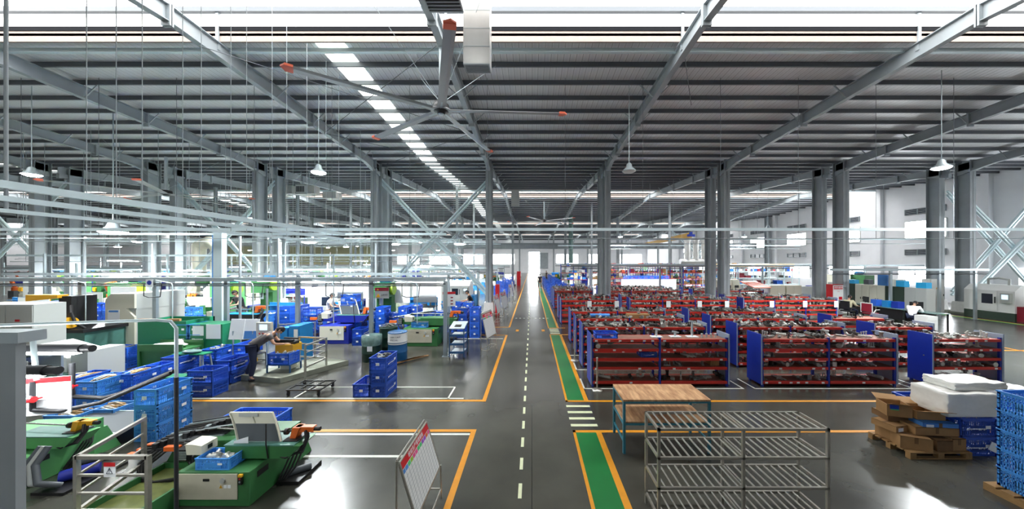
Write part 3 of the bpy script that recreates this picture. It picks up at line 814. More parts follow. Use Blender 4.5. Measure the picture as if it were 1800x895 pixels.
carton(6.72, 5.30, z, .26, .24, .17, 0, 'squashed brown carton in the middle of the pallet front', mt='cardboard_dark')
carton(6.98, 5.34, z, .22, .28, .19, 0, 'brown carton at the crate end of the pallet, bottom layer')
carton(6.75, 5.70, z, .55, .36, .20, .05, 'wide brown carton at the back of the pallet, bottom layer')
carton(6.22, 5.55, z+.205, .26, .34, .10, .2, 'flat carton with a white label sticking out over the pallet corner', lab='paper')
carton(6.72, 5.42, z+.205, .66, .30, .13, -.08, 'long brown carton lying across the second layer of the heap', mt='cardboard')
carton(6.52, 5.68, z+.31, .58, .3, .10, -.1, 'flattened brown carton in the third layer of the heap', mt='cardboard_dark')
carton(6.78, 5.40, z+.340, .52, .26, .07, -.12, 'printed blue and white carton lid in the heap', mt='cell_blue', lab='paper')
carton(6.36, 5.60, z+.415, .34, .26, .20, -.3, 'tall brown carton with dark blue print and green label on the heap', 1.2, lab='cell_green')
carton(6.74, 5.52, z+.42, .42, .32, .14, -.12, 'open brown carton on top of the heap with ribbed flaps', 1.6)
b = MB(); b.box(-.06,.06,-.004,0,0,.07); tag(b.build('printed_sticker', 'rack_blue', None, (6.24, 5.485, .66)), 'dark blue printed sticker on the tall carton', 'sticker'); bpy.data.objects['printed_sticker'].rotation_euler = (0,0,-.3)
def puffy(x0,x1,y0,y1,z0,z1,label,seed):
    me = bpy.data.meshes.new('wrapped_foam'); bm = bmesh.new(); bmesh.ops.create_cube(bm, size=1); bmesh.ops.subdivide_edges(bm, edges=bm.edges[:], cuts=7, use_grid_fill=True)
    r = random.Random(seed)
    for v in bm.verts:
        v.co = Vector(((x0+x1)/2+v.co.x*(x1-x0), (y0+y1)/2+v.co.y*(y1-y0), (z0+z1)/2+v.co.z*(z1-z0)))
        if v.co.z > z0+.03: v.co += Vector((r.uniform(-.012,.012), r.uniform(-.012,.012), r.uniform(-.014,.014)))
    bm.to_mesh(me); bm.free(); me.materials.append(M['foam_white'])
    for p in me.polygons: p.use_smooth = True
    o = bpy.data.objects.new('wrapped_foam', me); C.objects.link(o); bv = o.modifiers.new('s','BEVEL'); bv.width = .012; bv.segments = 1
    return tag(o, label, 'packaging')
for i, (x, y) in enumerate(((7.3, 5.24), (7.3, 5.88))):
    stack(0, 0, 2, 's' if i else 'l', 'navy', 'under the white wrapped foam%s' % (', front one' if not i else ', rear one'), xy=(x+.05, y if not i else 5.72))
o = puffy(6.85, 7.68, 5.24, 5.78, .635, 1.02, 'big white plastic-wrapped foam block lying on the dark blue crates', 3)
o = puffy(7.12, 8.0, 5.36, 5.80, 1.03, 1.15, 'smaller white wrapped foam slab lying on top of the big foam block', 5)
b = MB(); b.box(-.07,.07,-.006,0,0,.14); o = b.build('paper_tag', 'paper', None, (7.52, 5.21, .10)); o.rotation_euler = (0,.45,0); tag(o, 'white torn paper tag hanging on the front dark crate', 'tag')
t = thing('wooden_pallet', 'wooden pallet under the five-high light blue crate tower', 'pallet', (6.36, 3.05, 0))
b = MB()
for k in range(9): b.box(0,.62,k*.165,.12+k*.165,.08,.1)
b.build('deck_board', 'pallet_wood', t)
for x in (0, .26, .52): b = MB(); b.box(x,x+.09,0,1.44,0,.079); b.build('stringer', 'pallet_wood', t)
def tower(y, nm):
    for k in range(5):
        o = dup(CR['light'], (6.68, y, .102+k*.262), PI/2, '%s light blue crate of the five-high tower %s' % (LVN[5][k], nm), 'crate tower %s' % nm); o.scale = (1, 1, .845)
tower(4.14, 'standing at the pallet end'); tower(3.52, 'standing nearer along the pallet')
b = MB()
for k in range(14):
    b.m('foam_white' if k % 3 else 'cast_light'); b.ball((6.9+.09*(k % 5), 6.4+.1*(k//5)+.02*(k % 2), .70+.03*(k % 3)), .07, 8, 5, (1.2,.9,.6))
stack(0, 0, 2, 'l', 'navy', 'under the limp grey sack behind the tower', xy=(9.25, 6.0))
o = puffy(9.0, 9.5, 6.04, 6.36, .625, .78, 'limp grey-white sack of parts lying on the crates behind the tower', 9)

# ------------------------------------------------------------------ crates of the production side
stack(255, 777, 3, 's', 'light', 'behind the square railing with the warning sign')
stack(172, 748, 1, 'l', 'light', 'with a few forks on the dark mesh platform', 'rod')
stack(104, 760, 1, 'l', 'light', 'behind the notice board, next to the light green machine', 'rod')
stack(150, 722, 2, 's', 'light', 'full of bent rods, beside the hanging pipe loop', 'rod')
stack(215, 706, 2, 's', 'blue', 'full of bent rods behind the three-high stack', 'rod')
stack(115, 716, 2, 's', 'blue', 'full of rods nearest the notice board', 'rod')
stack(247, 694, 2, 's', 'blue', 'just behind the three-high stack, empty on top')
stack(296, 670, 2, 's', 'navy', 'left of the printed navy crates'.replace('left of', 'before'))
stack(351, 698, 2, 'l', 'navy', 'at the corner of the yellow line, with white writing')
stack(392, 676, 2, 's', 'navy', 'second from the corner of the yellow line')
stack(366, 652, 2, 's', 'blue', 'holding a roll of grey parts beside the tall stack', 'steel')
stack(340, 641, 4, 's', 'light', 'by the white leaning boards')
stack(322, 641, 4, 's', 'light', 'beside the carton-filled tray')
stack(421, 646, 1, 's', 'blue', 'standing on the black and yellow trolley', z0=.38)
stack(489, 665, 1, 'l', 'blue', 'standing on the blue stand at the gray-shirted man', 'steel', z0=.36)
stack(664, 699, 3, 's', 'navy', 'standing alone on the painted box near the aisle', 'dark')
stack(635, 699, 1, 's', 'navy', 'on the floor touching the lone three-high stack')
o = dup(CR['blue'], (-5.17, 5.95, 0), 0, 'large blue crate on the floor behind the green bending machine'); o.scale = (1.65, 1.3, 1.15)
stack(300, 640, 2, 'l', 'blue', 'behind the printed navy crates')
stack(262, 640, 2, 'l', 'blue', 'under the green stools')
stack(205, 648, 2, 'l', 'blue', 'beside the green tray table', 'dark')
stack(170, 668, 1, 'l', 'blue', 'under the small green stool', 'rod')
stack(165, 604, 5, 'l', 'blue', 'on the pallet by the cream machine')
stack(216, 612, 2, 'l', 'blue', 'in front of the cream angular machine')
for i, (px, py, n) in enumerate(((334, 596, 3), (356, 594, 3), (380, 597, 2), (410, 600, 2), (448, 586, 2), (470, 590, 3), (497, 590, 4), (520, 586, 4), (540, 590, 3), (556, 584, 3))):
    stack(px, py, n, 's' if i % 3 else 'l', ('blue', 'navy', 'light')[i % 3], 'standing %s in the row behind the black-shirted operator' % ORD[i], 'steel' if i % 2 else None)
for i, (px, py, n) in enumerate(((612, 600, 6), (628, 608, 2), (640, 590, 3), (668, 592, 4), (690, 588, 3), (708, 591, 4), (727, 588, 4), (752, 588, 3), (770, 584, 3), (790, 584, 2), (812, 594, 4), (834, 594, 4), (848, 586, 2), (802, 580, 4), (822, 578, 4))):
    stack(px, py, n, 's' if i % 4 else 'l', ('blue', 'navy', 'blue')[i % 3], 'standing %s in the crate row behind the drums' % ORD[i], 'steel' if i % 2 == 0 else None)
# farther crates along the aisle
for i in range(7):
    for j in range(2):
        X = -2.6-.75*j; Y = 30+i*2.1
        for k in range(2+(i+j) % 3):
            dup(CR['farnavy' if (i+j) % 2 else 'far'], (X, Y, k*.312), PI/2, 'crate, %s far stack along the aisle behind the notice boards, %s column' % (ORD[i], ORD[j]), 'far aisle crates %d %d' % (i, j)); ncr += 1
for i in range(9):
    for j in range(3):
        X = 1.75+.8*j; Y = 27.5+i*2.6
        for k in range(3+(i*2+j) % 2):
            dup(CR['far' if (i+j) % 3 else 'farnavy'], (X, Y, k*.312), PI/2, 'crate, %s far stack beyond the racks at the walkway, %s column' % (ORD[i], ORD[j]), 'far walkway crates %d %d' % (i, j)); ncr += 1

# ------------------------------------------------------------------ railings, dolly, carts, drums, boards
def railing(runs, top, label, mt='stainless', rails=3, r=.02):
    x0, y0 = runs[0]
    t = thing('safety_railing', label, 'railing', (x0, y0, 0))
    P = [Vector((x-x0, y-y0, 0)) for x, y in runs]
    for p in P: b = MB(); b.box(p.x-r, p.x+r, p.y-r, p.y+r, 0, top); b.build('post', mt, t)
    for a, c in zip(P, P[1:]):
        b = MB()
        b.bar(a+Vector((0,0,top-.02)), c+Vector((0,0,top-.02)), r*2)
        for k in range(1, rails+1): z = top-top*.62*k/rails-.02; b.bar(a+Vector((0,0,z)), c+Vector((0,0,z)), r*(2 if k == rails else 1.2))
        b.build('rail', mt, t)
    return t
railing([(-5.48,4.5), (-5.17,3.62), (-4.36,3.62)], 1.0, 'square-tube railing with a red and white warning sign around the sump')
t = thing('warning_sign', 'small red and white warning sign on the square railing', 'sign', (-4.76, 3.595, .86))
b = MB(); b.box(-.065,.065,-.005,0,-.09,.03); b.build('sign_plate', 'paper', t); b = MB(); b.box(-.065,.065,-.007,-.005,.03,.075); b.build('header', 'red', t)
text(t, '!', (0,-.008,-.02), .07, (PI/2,0,0), 'ink'); b = MB(); b.path([(-.035,-.007,-.05),(.035,-.007,-.05),(0,-.007,.015),(-.035,-.007,-.05)], .003, 4); b.build('triangle_mark', 'ink', t)
railing([(-7.0,9.6), (-6.1,9.45), (-6.12,8.6)], .95, 'grey three-rail guard beside the crouching operator near the dolly')
railing([(-5.2,12.9), (-4.4,12.3), (-4.0,12.3)], .9, 'thin guard rail in front of the distant green bending machine')
railing([(-8.9,11.2), (-7.9,11.6)], 1.0, 'guard rail behind the light blue cabinet')
# tray dolly
t = thing('tray_dolly', 'low black steel dolly on casters standing on the yellow line', 'dolly', (-5.85, 7.56, 0))
b = MB()
for y in (0, .3, .6): b.box(0,.82,y,y+.03,.13,.155)
for x in (0, .27, .53, .79): b.box(x,x+.03,.03,.6,.13,.155)
b.build('frame', 'black', t)
for x in (.04, .76):
    for y in (.04, .58):
        b = MB(); b.tube((x-.015,y,.045),(x+.015,y,.045),.045,12); b.box(x-.02,x+.02,y-.03,y+.03,.085,.13); b.build('caster', 'rubber', t)
# concrete plinth under the blue cabinet machine
b = MB(); b.prism([(-7.9,8.6),(-6.6,8.35),(-5.7,9.9),(-7.0,10.2)], 0, .14, 'z'); tag(b.build('machine_plinth', 'concrete'), 'raised grey-green concrete plinth below the light blue cabinets', 'plinth')
# stand with blue crate, black trolley
def stand(px, py, label, mt, w=.66, d=.44, h=.36):
    X, Y = fl(px, py); t = thing('crate_stand', label, 'stand', (X-w/2, Y, 0))
    for x in (0, w-.03):
        for y in (0, d-.03): b = MB(); b.box(x,x+.03,y,y+.03,0,h-.02); b.build('leg', mt, t)
    b = MB(); b.box(0,w,0,d,h-.02,h); b.box(0,w,.0,.03,.12,.14); b.box(0,w,d-.03,d,.12,.14); b.box(0,.03,.03,d-.03,.12,.14); b.box(w-.03,w,.03,d-.03,.12,.14); b.build('shelf', mt, t); return t
stand(489, 665, 'blue angle-iron stand carrying a crate at the plinth', 'cart_blue')
t = stand(421, 652, 'black trolley with a yellow drawer under the light crate', 'black', .5, .66, .38)
b = MB(); b.box(.06,.44,-.03,.4,.16,.27); b.build('drawer', 'yellow_mach', t)
# drums
def drum(x, y, mt, top, label, film=False, h=.88, r=.29):
    t = thing('steel_drum', label, 'drum', (x, y, 0))
    b = MB(); m = h*.5
    b.lathe([(r-.01,0),(r,.015),(r,h*.33-.02),(r+.01,h*.33),(r,h*.33+.02),(r,h*.66-.02),(r+.01,h*.66),(r,h*.66+.02),(r,h-.03),(r+.01,h-.01),(r+.004,h),(r-.02,h-.008),(0,h-.012)], 28); b.m(mt)
    o = b.build('drum_body', mt, t)
    if top:
        b = MB(); b.lathe([(r+.003,h*.6),(r+.004,h*.66),(r+.012,h*.67),(r+.004,h*.69),(r+.003,h*.97)], 28); b.build('upper_band', top, t)
        b = MB(); b.tube((.15,0,h-.012),(.15,0,h+.01),.03,10); b.build('bung', 'galv', t)
    if film:
        b = MB(); b.lathe([(r+.008,h*.62),(r+.02,h*.8),(r+.012,h),(r*.7,h+.015),(0,h+.02)], 28); b.build('plastic_film', 'drum_film', t)
    b = MB(); b.m('paper')
    if film: b.box(.0,.16,-r-.012,-r-.004,.36,.52); b.build('label_card', None, t)
    return t
drum(*((-5.2, 10.35)), 'drum_green', None, 'dark green drum under cloudy plastic film', True, .82)
drum(-4.95, 11.0, 'drum_green', None, 'dark green drum with coils on top, behind the film-covered one', False, .95)
d = drum(-4.36, 10.35, 'drum_blue', 'white_paint', 'blue and white steel drum with black lettering', False, .93)
for i, ch in enumerate(('LUBRICANT', 'SPECIAL')):
    for k, c in enumerate(ch):
        a = -PI/2+.1+(k-4)*.13; text(d, c, (.297*math.cos(a), .297*math.sin(a), .80-.09*i), .065, (PI/2,0,a+PI/2), 'ink')
b = MB(); r = random.Random(4)
for k in range(9): a = k*.7; b.path([(-.22*math.cos(a),-.22*math.sin(a),.0+.01*k),(.0,.0,.03+.01*k),(.25*math.cos(a+.6),.2*math.sin(a+.6),.02+.01*k)], .012, 5)
tag(b.build('coiled_tube', 'cast_grey', None, (-4.95, 11.0, .96)), 'tangle of grey tube offcuts lying on the dark drum', 'tube')
t = thing('wooden_pallet', 'dark wooden skid sticking out beside the blue and white drum', 'pallet', (-4.25, 9.9, 0)); b = MB()
for k in range(4): b.bar((.0+.12*k, .2*k-.1, .05), (.62+.12*k-.2, .5+.1*k, .05), .09, .03)
b.build('deck_board', 'cardboard_dark', t)
# notice boards on A-frame stands
def board(x, y, s, label, txt=True, hgt=(.42, 1.02), ln=.88, tilt=.18):
    t = thing('notice_board', label, 'notice board', (x, y, 0)); z0, z1 = hgt; dz = z1-z0
    # local frame: board runs along +y, faces +x and leans back
    def P(u, v, o=0): # u along, v up 0..1
        n = Vector((dz, 0, tilt)).normalized()
        return Vector((tilt*(1-v), u, z0+dz*v)) + n*o
    def quad(u0, u1, v0, v1, o0, o1, mt, name, par=t):
        b = MB(); vs = [P(u0,v0,o0),P(u1,v0,o0),P(u1,v1,o0),P(u0,v1,o0),P(u0,v0,o1),P(u1,v0,o1),P(u1,v1,o1),P(u0,v1,o1)]
        b.m(mt); b.add(vs, [(0,1,2,3),(7,6,5,4),(0,4,5,1),(1,5,6,2),(2,6,7,3),(3,7,4,0)])
        return b if name is None else b.build(name, None, par)
    pn = quad(0, ln, 0, 1, 0, .012, 'white_paint', 'board_panel')
    quad(.01, ln-.01, .86, .99, .012, .015, 'red', 'header_band', pn)
    b = MB(); b.m('paper_grey')
    for k in range(1, 12): p, q = P(ln*k/12,.02,.0135), P(ln*k/12,.76,.0135); b.bar(p, q, .0018)
    for k in range(1, 11): p, q = P(.01,.76*k/11,.0135), P(ln-.01,.76*k/11,.0135); b.bar(p, q, .0018)
    b.build('grid_lines', None, pn)
    for k, m in enumerate(('cell_blue','cell_blue','cell_green','lime','cell_pink','cell_pink','cell_green','cell_green','cell_purple','cell_purple','orange','cell_pink')):
        quad(ln*k/12+.006, ln*(k+1)/12-.006, .775, .845, .0125, .0145, m, 'column_card', pn)
    b = MB(); b.m('stainless')
    for a, c in (((0,0),(ln,0)),((0,1),(ln,1)),((0,0),(0,1)),((ln,0),(ln,1))): b.bar(P(a[0],a[1],.006), P(c[0],c[1],.006), .022)
    b.build('edge_frame', None, t)
    for u in (0, ln):
        b = MB(); b.tube((-.03,u,0),(-.02,u,z1+.03),.013,8); b.tube((tilt+.03,u,0),(tilt+.02,u,z0+.02),.013,8); b.tube((-.03,u,.12),(tilt+.03,u,.12),.01,8); b.tube((-.03,u,z0),(tilt+.02,u,z0-.01),.01,8); b.build('stand_leg', 'stainless', t)
    for p, q, rr in (((-.03,0,.12),(-.03,ln,.12),.01), ((tilt+.03,0,.12),(tilt+.03,ln,.12),.01), ((-.02,0,z1+.03),(-.02,ln,z1+.03),.012)): b = MB(); b.tube(p, q, rr, 8); b.build('cross_bar', 'stainless', t)
    if txt:
        n = Vector((dz,0,tilt)).normalized(); o = text(pn, '班组生产管理看板', (0,0,0), dz*.1, (0,0,0), 'paper')
        ex = Vector((0,1,0)); ey = Vector((-tilt,0,dz)).normalized(); ez = ex.cross(ey)
        m4 = Matrix((ex, ey, ez)).transposed().to_4x4(); m4.translation = P(ln/2,.925,.0165); o.matrix_local = m4
    return t
NB = board(-1.44, 3.44, 1, 'white gridded notice board with a red header standing nearest on the bare floor')
dup(NB, (-1.72, 10.9, 0), -.25, 'gridded notice board on a wheeled stand just before the gap in the yellow line').scale = (1,1,1.35)
for i, (x, y, rz) in enumerate(((-1.9, 16.0, -.1), (-1.75, 17.6, -.2), (-1.7, 19.2, 0), (-1.7, 23.5, -.1), (-1.7, 27, 0))):
    dup(NB, (x, y, 0), rz, '%s of the five far notice boards lined up along the aisle past the column' % ORD[i].capitalize().lower()).scale = (1, 1, 1.4)
# blue tiered cart
t = thing('tier_cart', 'blue three-tier steel cart with a sloped white top near the aisle line', 'cart', (-2.72, 10.45, 0))
W, D = .5, .62
for x in (0, W-.03):
    for y in (0, D-.03): b = MB(); b.box(x,x+.03,y,y+.03,.06,1.0+.12*(y > .1)); b.build('post', 'cart_blue', t); b = MB(); b.tube((x+.0,y+.015,.03),(x+.03,y+.015,.03),.03,10); b.build('caster', 'rubber', t)
for z in (.18, .45, .74):
    b = MB(); b.m('cart_blue'); b.box(.03,W-.03,.0,D,z,z+.02); b.box(0.03,W-.03,-.005,.015,z,z+.07); b.m('paper').box(.05,W-.05,.1,D-.05,z+.021,z+.03); b.build('shelf', None, t)
b = MB(); b.prism([(0,.98),(D,1.1),(D,1.13),(0,1.01)], 0, W, 'x'); b.build('sloped_top', 'alu_white', t); b = MB(); b.prism([(.1,1.034),(.3,1.072),(.3,1.08),(.1,1.042)], .15, .36, 'x'); b.build('clipboard', 'black', t)
b = MB(); b.box(.02,W-.02,.1,.5,.21,.27); 
# red fire cabinets
def firebox(x, y, h, w, d, label, white=False):
    t = thing('fire_cabinet', label, 'fire cabinet', (x, y, 0)); b = MB(); b.m('red'); b.box(0,w,0,d,.05,h)
    b.box(.02,w-.02,.02,d-.02,0,.05); b.build('cabinet_body', None, t)
    b = MB(); b.m('white_paint' if white else 'red').box(.01,w-.01,-.02,0,.08,h-.03); dr = b.build('door', None, t)
    b = MB(); b.tube((w-.06,-.04,h*.45),(w-.06,-.04,h*.55),.01,6); b.tube((w-.06,-.04,h*.45),(w-.06,-.02,h*.45),.008,6); b.build('handle', 'galv', dr)
    if white:
        b = MB(); b.box(.05,w-.05,-.026,-.02,h-.28,h-.1); b.build('header_plate', 'red', dr); text(dr, '消防器材', (w/2,-.028,h-.19), .13, (PI/2,0,0), 'paper')
        text(dr, '119', (w/2,-.022,h-.42), .09, (PI/2,0,0), 'red')
        b = MB(); b.box(w*.55,w-.08,-.026,-.02,h-.9,h-.72); b.build('notice_plate', 'red', dr)
    return t
firebox(-2.15, 18.75, 1.85, .22, .5, 'tall narrow red fire cabinet beside the aisle column')
firebox(17.75, 18.8, 1.85, .62, .42, 'white-doored fire cabinet with a red header in front of the office column', True)
firebox(-2.0, 42.3, 1.9, .5, .4, 'far red fire cabinet at the second aisle column')
firebox(12.0, 42.2, 1.9, .5, .4, 'far red and white cabinet at a column beyond the white partition', True)
firebox(-24.3, 18.4, 1.7, .4, .35, 'small red fire cabinet between the crate rows and the double column')
# ------------------------------------------------------------------ tube-bending machine
def bender(label, body, loc, rz=0, guard=True, top='mach_teal', panel='beige', detail=True):
    t = thing('bending_machine', label, 'bending machine', loc, rz)
    b = MB(); b.prism([(0,0),(.85,0),(.85,.45),(0,.45)], 0, .95, 'x'); b.m(body); bd = b.build('machine_base', body, t, bevel=.01)
    b = MB(); b.prism([(.85,0),(1.25,0),(1.05,.45),(.85,.45)], .1, .9, 'x'); b.build('rear_base', body, t)
    b = MB(); b.box(.02,.80,-.012,0,.10,.43); pn = b.build('front_panel', panel, bd)
    b = MB(); b.m('black').box(.36,.44,-.018,-.012,.34,.37); b.m('galv').lathe([(0,0),(.03,0)],8) if 0 else None
    b.build('vent_slot', None, pn)
    b = MB(); b.tube((.62,-.03,.35),(.62,-.012,.35),.032,14); b.build('rotary_switch', 'cab_grey', pn)
    b = MB(); b.m('yellow_mach').prism([(.57,.25),(.61,.25),(.59,.29)], -.016, -.012, 'y'); b.m('paper').box(.63,.67,-.016,-.012,.25,.29); b.box(.68,.72,-.016,-.012,.25,.29); b.build('sticker', None, pn)
    b = MB(); b.m('black').box(.83,.87,-.03,0,.30,.40); b.m('yellow_mach').box(.825,.875,-.03,0,.40,.43); b.m('galv').tube((.85,-.035,.34),(.85,-.03,.34),.012,8); b.m('red').tube((.85,-.035,.38),(.85,-.03,.38),.012,8); b.build('switch_box', None, bd)
    b = MB(); b.box(.95,.953,.12,.30,.30,.38); b.build('side_vent', 'black', bd)
    # upper bed
    b = MB(); b.m(body); b.prism([(.42,.49),(1.28,.49),(1.45,.66),(.42,.66)], .22, .56, 'y'); b.m(top); b.box(.40,1.36,.22,.56,.66,.675); up = b.build('upper_bed', None, t)
    b = MB(); b.box(.35,.9,.5,1.0,.45,.62); b.build('bed_support', body, t)
    b = MB(); b.prism([(-.35,.48),(.35,.48),(.42,.62),(-.25,.60)], .45, .95, 'y'); b.build('rear_wing', body, t)
    # orange clamp head
    b = MB(); b.m('orange'); b.prism([(1.20,.68),(1.28,.68),(1.34,.84),(1.24,.84)], .36, .48, 'y'); b.box(1.26,1.52,.38,.46,.77,.84); b.m('black'); b.tube((1.05,.42,.76),(1.30,.42,.78),.014,8); b.tube((1.10,.42,.76),(1.14,.42,.76),.045,12); b.tube((1.52,.42,.80),(1.60,.42,.80),.03,10); b.box(1.15,1.35,.3,.54,.675,.69); b.build('clamp_head', None, t)
    b = MB(); b.tube((.05,.5,.76),(1.05,.42,.76),.012,8); b.build('mandrel_rod', 'chrome_rod', t)
    for k in range(3):
        b = MB(); o = .03*k
        b.path([(1.42,.36+o,.80),(1.46,.32+o,.70),(1.40+o,.26,.56),(1.25,.22+o,.50),(1.12,.24+o,.52)], .013, 6); b.build('hydraulic_hose', 'rubber', t)
    for k in range(4):
        b = MB(); b.path([(1.0+.04*k,.7,.50),(1.05+.05*k,.62,.38),(1.03+.05*k,.5,.2),(1.0+.03*k,.42,.06)], .014, 6); b.build('hydraulic_hose', 'rubber', t)
    b = MB(); b.m('black').box(.98,1.3,.4,.9,0,.05); b.m('steel_dark').tube((1.02,.5,.09),(1.28,.7,.09),.05,10); b.build('pump_skid', None, t)
    if guard:
        # bent guard sheet: pale frame with dark lower half
        g = thing('guard_hood', None, None, (0,0,0)); g.parent = t
        b = MB(); b.m('cream'); N = 5; pts = []
        def GP(u, v): return Vector((.53+.60*u+(-.17*v), .30+.06*math.sin(v*1.6), .685+.37*v))
        for i in range(N):
            v0, v1 = i/N, (i+1)/N
            for e in (0, .02):
                pass
            vs = [GP(0,v0),GP(1,v0),GP(1,v1),GP(0,v1)]; vs += [p+Vector((0,.02,.004)) for p in vs]
            b.m('cab_green' if v1 < .62 else 'cream'); b.m('steel_dark' if v1 < .62 else 'cream')
            b.add(vs, [(0,1,2,3),(7,6,5,4),(0,4,5,1),(1,5,6,2),(2,6,7,3),(3,7,4,0)])
        b.build('guard_sheet', None, t); bpy.data.objects.remove(g)
        b = MB(); b.m('cream')
        for u in (0, 1):
            for i in range(N): b.bar(GP(u,i/N)+Vector((0,-.006,0)), GP(u,(i+1)/N)+Vector((0,-.006,0)), .02)
        b.bar(GP(0,1), GP(1,1), .022); b.bar(GP(.5,.62)+Vector((0,-.006,0)), GP(.5,1), .016); b.m('cab_grey').bar(GP(.2,.93)+Vector((0,-.01,0)), GP(.65,.93)+Vector((0,-.01,0)), .006, .05); b.build('guard_frame', None, t)
        b = MB(); b.path([(.95,.26,.95),(1.0,.2,.7),(1.02,.21,.5)], .009, 6); b.build('cable', 'rubber', t)
    # control box on the wing
    b = MB(); b.prism([(-.0,.60),(.20,.60),(.20,.72),(.06,.74),(-.02,.74)], .12, .34, 'y'); cb = b.build('control_box', 'cream', t); b = MB(); b.box(.205,.21,.2,.26,.64,.69); b.build('key_switch', 'black', cb)
    if detail:
        r = random.Random(5)
        for k in range(7):
            b = MB(); b.m(r.choice(('black', 'steel_dark', 'cast_dark'))); x = -.5+.12*k; b.bar((x, .62+.04*(k%2), .64+.02*k), (x+.5, .66+.05*(k % 3), .70+.015*k), .03, .02); b.m('galv').tube((x+.1,.62,.66+.02*k),(x+.45,.66,.70+.02*k),.012,6); b.build('feed_rail', None, t)
        for k in range(3):
            b = MB(); b.m('black').path([(-.4+.05*k,.5,.60),(-.25+.05*k,.34,.44),(-.1,.3,.30-.08*k),(.1,.3,.34)], .016, 6); b.build('hydraulic_hose', None, t)
        for k in range(2):
            b = MB(); b.m('orange').box(-.52+.10*k,-.42+.10*k,.30,.36,.54,.60); b.build('clamp_block', None, t)
        b = MB(); b.m('black').box(-.28,-.18,.36,.48,.50,.66); b.m('galv')
        for k in range(4): b.box(-.285,-.175,.35,.355,.52+.035*k,.535+.035*k)
        b.build('motor_block', None, t)
    return t
BG = bender('low green bending machine with beige panel, tilted guard sheet and orange clamp head', 'mach_green', (-4.64, 4.16, 0))
# light crate on its base and the card on its bed
o = dup(CR['light'], (-4.64+.56-.13, 4.16+.16, .452), 0, 'light blue shallow crate standing on the base of the low green bending machine'); o.scale = (.75, .62, .5)
heap(-4.64+.43, 4.16+.16, .47, 0, 'steel', 'grey bent parts lying in the shallow crate on the green machine', .36, .16, 7, 3)
b = MB(); b.prism([(.0,.0),(.20,.0),(.20,.09),(0,.03)], 0, .004, 'y'); o = b.build('paper_card', 'paper', None, (-4.12, 4.40, .69)); tag(o, 'white paper card propped on the green machine bed', 'card')
# fan of dark tooling rails and hoses left of the machine
t = thing('tooling_rail_rack', 'tangle of black tooling rails and bent hoses feeding the low green bending machine', 'tooling', (-5.15, 4.55, 0))
b = MB(); b.prism([(-.35,.0),(.45,.0),(.45,.42),(-.1,.42)], .1, .5, 'y'); b.build('rail_base', 'mach_green', t)
r = random.Random(6)
for k in range(13):
    b = MB(); b.m(('pipe_black','black','cast_dark','galv')[k % 4]); y0 = .02+.05*k; b.bar((-.5+.03*k, y0*.7, .47+.018*k), (.52+.01*k, y0*.9+.05, .56+.016*k), .035, .03); b.box(-.3+.07*k,-.24+.07*k,y0*.75,y0*.75+.07,.48+.018*k,.58+.018*k); b.build('tool_rail', None, t)
for k in range(3):
    b = MB(); b.m('orange').box(-.62+.08*k,-.50+.08*k,-.02+.05*k,.04+.05*k,.40+.04*k,.46+.04*k); b.m('black').box(-.50+.08*k,-.46+.08*k,-.02+.05*k,.04+.05*k,.39+.04*k,.47+.04*k); b.build('clamp_block', None, t)
for k in range(4):
    b = MB(); b.path([(-.25+.06*k,.0,.5),(-.32+.05*k,-.12,.38),(-.22+.04*k,-.2,.26-.04*k),(.0,-.22,.2-.03*k),(.3,-.2,.24),(.48,-.1,.3)], .017, 7); b.build('hydraulic_hose', 'rubber', t)
b = MB(); b.m('black').box(.2,.34,-.12,.02,.42,.58); b.m('galv')
for k in range(5): b.box(.195,.345,-.125,-.12,.44+.026*k,.452+.026*k)
b.build('motor_block', None, t)
# hoses and pump of the light green machine
t = thing('hydraulic_pump', 'small hydraulic pump with thick grey hoses beside the light green machine', 'pump', (-6.75, 4.35, 0)); b = MB(); b.m('black').box(-.1,.35,0,.7,0,.04); b.m('mach_blue').tube((0,.2,.12),(.25,.45,.12),.08,12); b.build('pump_body', None, t)
for k in range(3): b = MB(); b.path([(-.1+.05*k,.1,.62),(-.15+.06*k,.0,.42),(-.08+.08*k,-.05,.2),(.02+.08*k,.1,.08)], .035, 9); b.build('hose', 'cab_grey' if k == 1 else 'steel_dark', t)
# sump below the railing
t = thing('coolant_sump', 'long green coolant trough with yellowish liquid below the railing', 'trough', (-5.35, 3.35, 0))
b = MB(); b.m('mach_green'); b.box(0,.03,0,1.3,.0,.28); b.box(.72,.75,0,1.3,0,.28); b.box(0,.75,0,.03,0,.28); b.box(0,.75,1.27,1.3,0,.28); b.box(0,.75,0,1.3,0,.02); b.build('trough_body', None, t)
b = MB(); b.box(.03,.72,.03,1.27,.15,.2); b.build('liquid', 'coolant', t)
# second machine on the left edge
BL = bender('light green bending machine with a yellow clamp head behind the square railing', 'mach_lgreen', (-8.0, 4.45, 0), 0, False, 'mach_teal', 'mach_lgreen', False)
BL.scale = (.9,.9,.95)
for c in list(BL.children):
    if c.name.startswith('clamp_head'): c.data.materials[0] = M['yellow_mach']
# distant benders
bender('distant green bending machine with beige panel and a blue crate on top', 'mach_green', (-4.85, 12.0, 0), 0, False, 'mach_green').scale = (1.35, 1.3, 1.5)
bender('dark blue bending machine with white doors and tilted guard hood', 'mach_blue', (-8.25, 12.35, 0), 0, True, 'mach_teal', 'cream').scale = (1.2, 1.3, 1.6)
bender('black and white bending machine at which the operator in black stands', 'black', (-12.6, 12.2, 0), 0, False, 'sky_blue', 'cream').scale = (1.3, 1.3, 1.7)
o = dup(CR['light'], (-4.3, 12.3, .68), 0, 'light blue crate lying on the distant green bending machine'); o.scale = (1,.8,.6)
o = dup(CR['light'], (-8.5+.9, 13.2, 1.1), 0, 'light blue crate on the dark blue bending machine'); o.scale = (.9,.8,.6)

